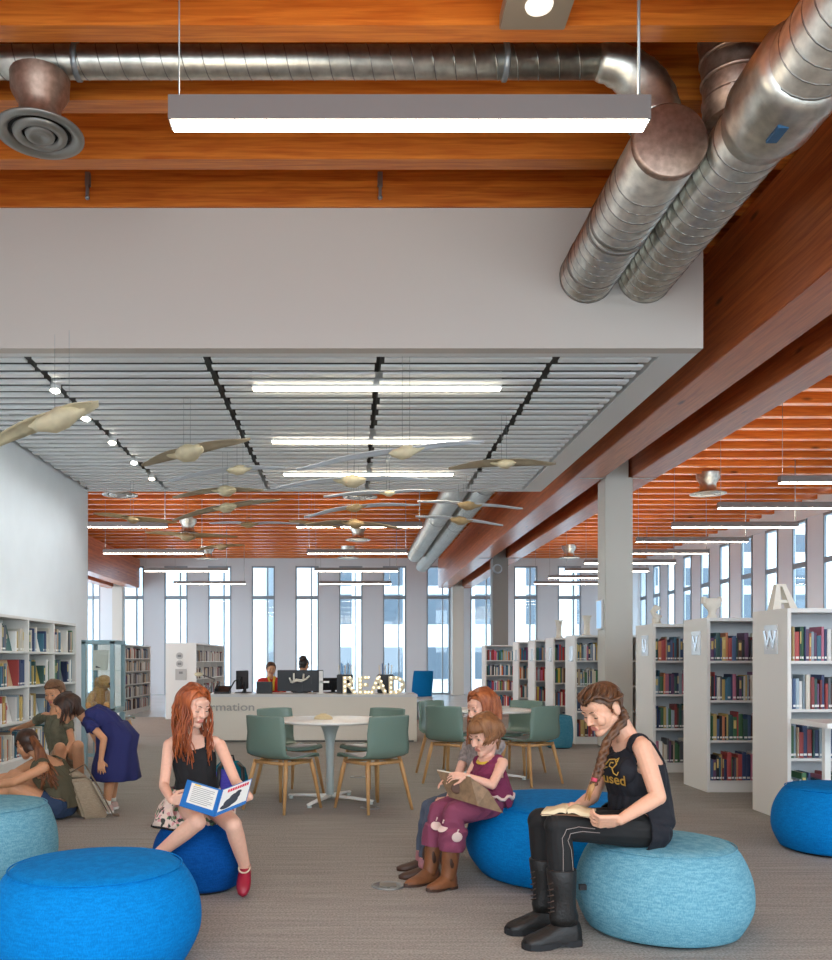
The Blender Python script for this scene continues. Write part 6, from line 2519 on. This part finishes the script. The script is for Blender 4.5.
def bending_girl():
    root = person('girl in a navy dress bending over beside the sitting woman', (-2.08, 7.4))
    b = Body()
    hip, wst, chs, nk = P(116, 735, 7.38), P(107, 721, 7.36), P(97, 716, 7.34), P(84, 718, 7.32)
    fw = V((-.35, -.15, -.92)).normalized()
    torso(b, hip, wst, chs, nk, fw, w=(.135, .11, .118, .11), dp=(.10, .085, .085, .06))
    sn, sf = P(90, 724, 7.20), P(88, 722, 7.46)
    for s_ in (sn, sf):
        b.cap('torso', chs.lerp(nk, .55), s_.lerp(nk, .2), .04, .037)
    W = head(b, P(68, 708, 7.25), V((-.80, -.28, -.54)), (-.3, 0, 1), 1.0, True)
    b.cap('neck', nk, W(0, -.045, -.04), .04, .037)
    arm(b, 'near', sn, P(104, 739, 7.15), P(101, 760, 7.16), (.036, .029, .028, .02))
    arm(b, 'far', sf, P(98, 742, 7.5), P(98, 762, 7.48), (.036, .029, .028, .02))
    hand(b, P(101, 760, 7.16), V((.0, .1, -1)), V((0, 1, 0)), 1, .82, (.2, .3, .2))
    hand(b, P(98, 762, 7.48), V((.0, .1, -1)), V((0, -1, 0)), 1, .82, (.2, .3, .2))
    hn, hf = P(117, 738, 7.30), P(117, 738, 7.46)
    kn, kf = P(111, 771, 7.32), P(114, 771, 7.50)
    an, af = P(107, 803, 7.33), P(112, 800, 7.52)
    leg(b, 'nleg', hn, kn, an, (.07, .047, .046, .03))
    leg(b, 'fleg', hf, kf, af, (.07, .047, .046, .03))
    b.finish(.0055, 3)
    lips_mark(b, W)
    b.body(root, sk_t)
    face_parts(W, root, dark_hair, False)
    dr = b.shell('dress', navy, lambda tg, t, p: tg == 'torso' and (V(p) - nk).length > .075 or (tg.endswith('_upper') and t < .45), .014, root, None, 3, .004, .008)
    m = MB()
    R_ = []
    for i, (x, y, hx, hy) in enumerate(((112, 721, .12, .16), (118, 735, .17, .19), (117, 750, .16, .19), (116, 765, .185, .21), (116, 778, .20, .225), (116, 779, .19, .215))):
        c = P(x, y, 7.4)
        R_.append([c + V((hx * (1 + .06 * math.sin(9 * a + i)) * math.cos(a), hy * (1 + .06 * math.sin(9 * a + i)) * math.sin(a), 0)) for a in [2 * PI * j / 48 for j in range(48)]])
    m.rings(R_)
    m.build('skirt', navy, dr, True)
    h = scalp(b, W, dark_hair, root, .016, low=-.1)
    hm = long_hair(W, .13, 34, .009, 8, 60, .016, .006)
    hm.build('loose_hair', dark_hair, h, True)
    for (A, dx) in ((an, -1), (af, -1)):
        d = V((-1, -.12, 0)).normalized(); sd = d.cross(V((0, 0, 1)))
        m = MB(); rr = []
        for (q, w_, h_) in ((-.05, .022, .05), (-.03, .036, .072), (.03, .038, .07), (.08, .042, .054), (.13, .038, .04), (.165, .014, .026)):
            c0 = V((A.x, A.y, 0)) + d * q
            rr.append([c0 + sd * (w_ * math.cos(PI * j / 10)) + V((0, 0, .016 + (h_ - .016) * math.sin(PI * j / 10) ** .7)) for j in range(11)] + [c0 + sd * (w_ * (-1 + 2 * j / 5)) + V((0, 0, .014)) for j in range(6)])
        m.rings(rr)
        sh = m.build('shoe', mat('shoe_pink', (206, 176, 166), .7), root, True)
        m = MB(); rr = []
        for (q, w_) in ((-.056, .022), (-.03, .039), (.08, .045), (.135, .039), (.172, .014)):
            c0 = V((A.x, A.y, 0)) + d * q
            rr.append([c0 + sd * w_, c0 + sd * w_ + V((0, 0, .02)), c0 - sd * w_ + V((0, 0, .02)), c0 - sd * w_])
        m.rings(rr, smooth=False); m.build('sole', white_top, sh, True)
        m = MB(); m.tube([V((A.x, A.y, .065)), V((A.x, A.y, .115))], [.036, .034], 14); m.build('sock', paper, root, True)


bending_girl()


def boy():
    root = person('crouching boy in a grey green shirt reaching into the left shelves', (-2.78, 8.2))
    b = Body()
    hip, wst, chs, nk = P(64, 763, 8.25), P(60, 744, 8.22), P(56, 727, 8.2), P(54, 711, 8.2)
    fw = V((-.62, -.55, -.2)).normalized()
    torso(b, hip, wst, chs, nk, fw, w=(.145, .12, .13, .115), dp=(.10, .088, .09, .06))
    sl, sr = P(43, 717, 8.28), P(67, 718, 8.12)
    for s_ in (sl, sr):
        b.cap('torso', chs.lerp(nk, .58), s_.lerp(nk, .2), .041, .038)
    W = head(b, P(55, 693, 8.18), V((-.25, -.90, -.25)), (0, 0, 1), 1.02, True)
    b.cap('neck', nk + V((0, 0, -.02)), W(0, -.045, -.05), .042, .04)
    arm(b, 'reach', sl, P(31, 724, 8.55), P(18, 728, 8.85), (.037, .030, .029, .02))
    arm(b, 'rest', sr, P(72, 742, 7.98), P(66, 752, 7.86), (.037, .030, .029, .02))
    hand(b, P(18, 728, 8.85), V((-.75, .6, -.05)), V((.2, .1, -1)), 1, .86, (.2, .3, .2))
    hand(b, P(66, 752, 7.86), V((-.6, -.3, -.5)), V((-.2, .6, -.7)), 1, .86, (.3, .4, .2))
    hl, hr_ = P(56, 766, 8.2), P(70, 766, 8.14)
    kl, kr = P(60, 748, 7.84), P(78, 746, 7.80)
    al, ar = P(62, 797, 7.98), P(80, 797, 7.96)
    leg(b, 'lleg', hl, kl, al, (.075, .052, .05, .033))
    leg(b, 'rleg', hr_, kr, ar, (.075, .052, .05, .033))
    b.finish(.0055, 3)
    lips_mark(b, W)
    b.body(root, sk_t)
    face_parts(W, root, sand_hair, False)
    b.shell('shirt', mat('cloth_grey_green', (104, 102, 82), .85, noise=(22, .75, 1.2)), lambda tg, t, p: (tg == 'torso' and p[2] < nk.z - .035) or (tg.endswith('_upper') and t < .55), .011, root, None, 3, .004, .008)
    b.shell('shorts', mat('cloth_check', (150, 134, 116), .85, noise=(36, .6, 1.3)), lambda tg, t, p: (tg.endswith('thigh') and t < .62) or (tg == 'torso' and p[2] < hip.z + .03), .013, root, None, 3, .003, .01)
    h = scalp(b, W, sand_hair, root, .014, low=-.04)
    m = MB()
    ps = []
    for i in range(24):
        u = -1 + 2 * i / 23
        az = u * math.radians(70)
        ps.append([W(.09 * math.sin(math.radians(6 + 62 * k / 5)) * math.sin(az), -.012 + .112 * math.sin(math.radians(6 + 62 * k / 5)) * math.cos(az), .028 + .098 * math.cos(math.radians(6 + 62 * k / 5))) for k in range(6)])
    strands(m, ps, .011, 6)
    m.build('fringe', sand_hair, h, True)
    for A in (al, ar):
        d = V((-.55, -.8, 0)).normalized(); sd = d.cross(V((0, 0, 1)))
        m = MB(); rr = []
        for (q, w_, h_) in ((-.05, .022, .06), (-.03, .036, .085), (.03, .038, .08), (.08, .042, .056), (.13, .038, .042), (.165, .014, .026)):
            c0 = V((A.x, A.y, 0)) + d * q
            rr.append([c0 + sd * (w_ * math.cos(PI * j / 10)) + V((0, 0, .012 + (h_ - .012) * math.sin(PI * j / 10) ** .7)) for j in range(11)] + [c0 + sd * (w_ * (-1 + 2 * j / 5)) + V((0, 0, .001)) for j in range(6)])
        m.rings(rr); m.build('shoe', mat('trainer_grey', (96, 100, 108), .7), root, True)


boy()


# ---------------------------------------------------------------- two people at work behind the desk
def clerk(label, x, y, d, cloth, hairm, fw, bun=False, scarf=False, sk=None):
    hc = P(x, y, d)
    root = person(label, (hc.x, hc.y))
    b = Body()
    z0 = hc.z
    B = lambda dx, dy, dz: V((hc.x + dx, hc.y + dy, z0 + dz))
    f = V(fw).normalized()
    R = f.cross(V((0, 0, 1)))
    pt = lambda r, ff, z: V((hc.x, hc.y, z0 + z)) + R * r + f * ff
    hip, wst, chs, nk = pt(0, -.08, -.66), pt(0, -.06, -.47), pt(0, -.04, -.29), pt(0, -.03, -.13)
    torso(b, hip, wst, chs, nk, f, w=(.18, .15, .16, .15), dp=(.12, .105, .11, .07))
    W = head(b, hc, f + V((0, 0, -.2)), (0, 0, 1), 1.0)
    b.cap('neck', nk + V((0, 0, -.03)), W(0, -.045, -.05), .052, .048)
    for q in (-1, 1):
        sh = pt(q * .17, -.04, -.22)
        b.cap('torso', chs.lerp(nk, .58), sh.lerp(nk, .2), .046, .044)
        el, wr = pt(q * .23, .02, -.47), pt(q * .12, .24, -.40)
        arm(b, 'arm', sh, el, wr, (.046, .038, .036, .025))
        hand(b, wr, f + R * (-q * .3), V((0, 0, -1)), q, .95)
        h0, k0, a0 = pt(q * .10, -.06, -.66), pt(q * .12, .34, -.64), pt(q * .12, .30, -.64)
        a0.z = .08
        leg(b, 'leg', h0, k0, a0, (.09, .06, .058, .038))
        foot(b, 'leg_foot', a0, a0 + f * .17 + V((0, 0, -.045)), .034)
    b.finish(.007, 2)
    lips_mark(b, W)
    b.body(root, sk or sk_t)
    face_parts(W, root, hairm, False)
    sh = b.shell('blouse', cloth, lambda tg, t, p: tg == 'torso' and p[2] < nk.z - .02 and p[2] > hip.z - .02 or tg == 'arm_upper' or (tg == 'arm_fore' and t < .8), .012, root, None, 3, .004, .008)
    b.shell('trousers', mat('trousers_dark', (38, 40, 46), .8), lambda tg, t, p: tg.startswith('leg') or (tg == 'torso' and p[2] <= hip.z - .015), .009, root, None, 2)
    h = scalp(b, W, hairm, root, .016, low=-.07)
    m = MB()
    if bun:
        m.ball(W(0, -.05, .115), (.06, .055, .045)); m.ball(W(.03, -.06, .10), (.045, .05, .04)); m.ball(W(-.035, -.05, .105), (.045, .045, .04))
    else:
        m.ball(W(0, -.06, .0), (.075, .06, .08))
    m.build('hair_mass', hairm, h, True)
    if scarf:
        m = MB(); m.tube([nk + R * .06 + f * .05, nk + R * .03 + f * .10 + V((0, 0, -.1)), nk + R * .02 + f * .12 + V((0, 0, -.24))], .022, 8, flat=.4)
        m.tube([nk - R * .06 + f * .05, nk - R * .03 + f * .10 + V((0, 0, -.1)), nk - R * .02 + f * .12 + V((0, 0, -.24))], .022, 8, flat=.4)
        m.build('scarf', yellow_c, sh, True)
    # the stool underneath
    st = thing('office_stool', 'dark office stool under the %s' % ('clerk in red' if scarf else 'clerk behind the wide monitor'), 'stool', (hip.x, hip.y, 0), 0, 'office stools behind the desk')
    zt = hip.z - .105
    m = MB(); m.lathe([(.001, zt - .07), (.19, zt - .07), (.2, zt - .03), (.18, zt), (.001, zt)], seg=24); m.build('seat', base_black, st)
    m = MB(); m.cyl((0, 0, .05), (0, 0, zt - .07), .025, seg=10); m.build('post', alu, st)
    m = MB(); m.lathe([(.001, 0), (.22, 0), (.2, .03), (.03, .05), (.001, .05)], seg=24); m.build('base', base_black, st)


clerk('person in a red top with a yellow scarf seated behind the desk', 271, 669, 15.2, mat('cloth_red', (196, 44, 36), .8), dark_hair, (.3, -.95, 0), False, True)
clerk('person with dark pinned-up hair seated behind the wide monitor', 304, 665, 15.3, mat('cloth_dark', (46, 44, 50), .8), hair_mat('hair_black', (24, 18, 16), (46, 34, 28)), (.5, .85, 0), True, False)
# ------------------------------------------------------------------ camera, daylight, exposure
cam = bpy.data.cameras.new('camera')
cam.sensor_fit = 'HORIZONTAL'
cam.sensor_width = 36.0
cam.lens = 36.0 * F / 832
cam.shift_x = (416 - CX) / 832
cam.shift_y = (CY - 480) / 832
cam.clip_start, cam.clip_end = .05, 300
co = bpy.data.objects.new('camera', cam)
col.objects.link(co)
co.location = (0, 0, H)
co.rotation_euler = (PI / 2, 0, 0)
sc.camera = co

w = bpy.data.worlds.new('sky')
sc.world = w
w.use_nodes = True
bg = w.node_tree.nodes['Background']
bg.inputs['Color'].default_value = (.76, .89, 1.0, 1)
bg.inputs['Strength'].default_value = 2.6

sc.view_settings.view_transform = 'Standard'
sc.view_settings.look = 'None'
sc.view_settings.exposure = 0.88
sc.view_settings.gamma = 1.0
sc.view_settings.use_curve_mapping = False
sc.cycles.use_denoising = True
sc.cycles.max_bounces = 8
sc.cycles.diffuse_bounces = 4
sc.cycles.glossy_bounces = 3
sc.cycles.transparent_max_bounces = 12
sc.cycles.sample_clamp_indirect = 6.0
sc.cycles.caustics_reflective = False
sc.cycles.caustics_refractive = False
for _o in col.objects:
    if _o.parent is None and _o.get('label') and len(str(_o['label']).replace('-', ' ').split()) > 16:
        print('LONG LABEL', _o.name, _o['label'])
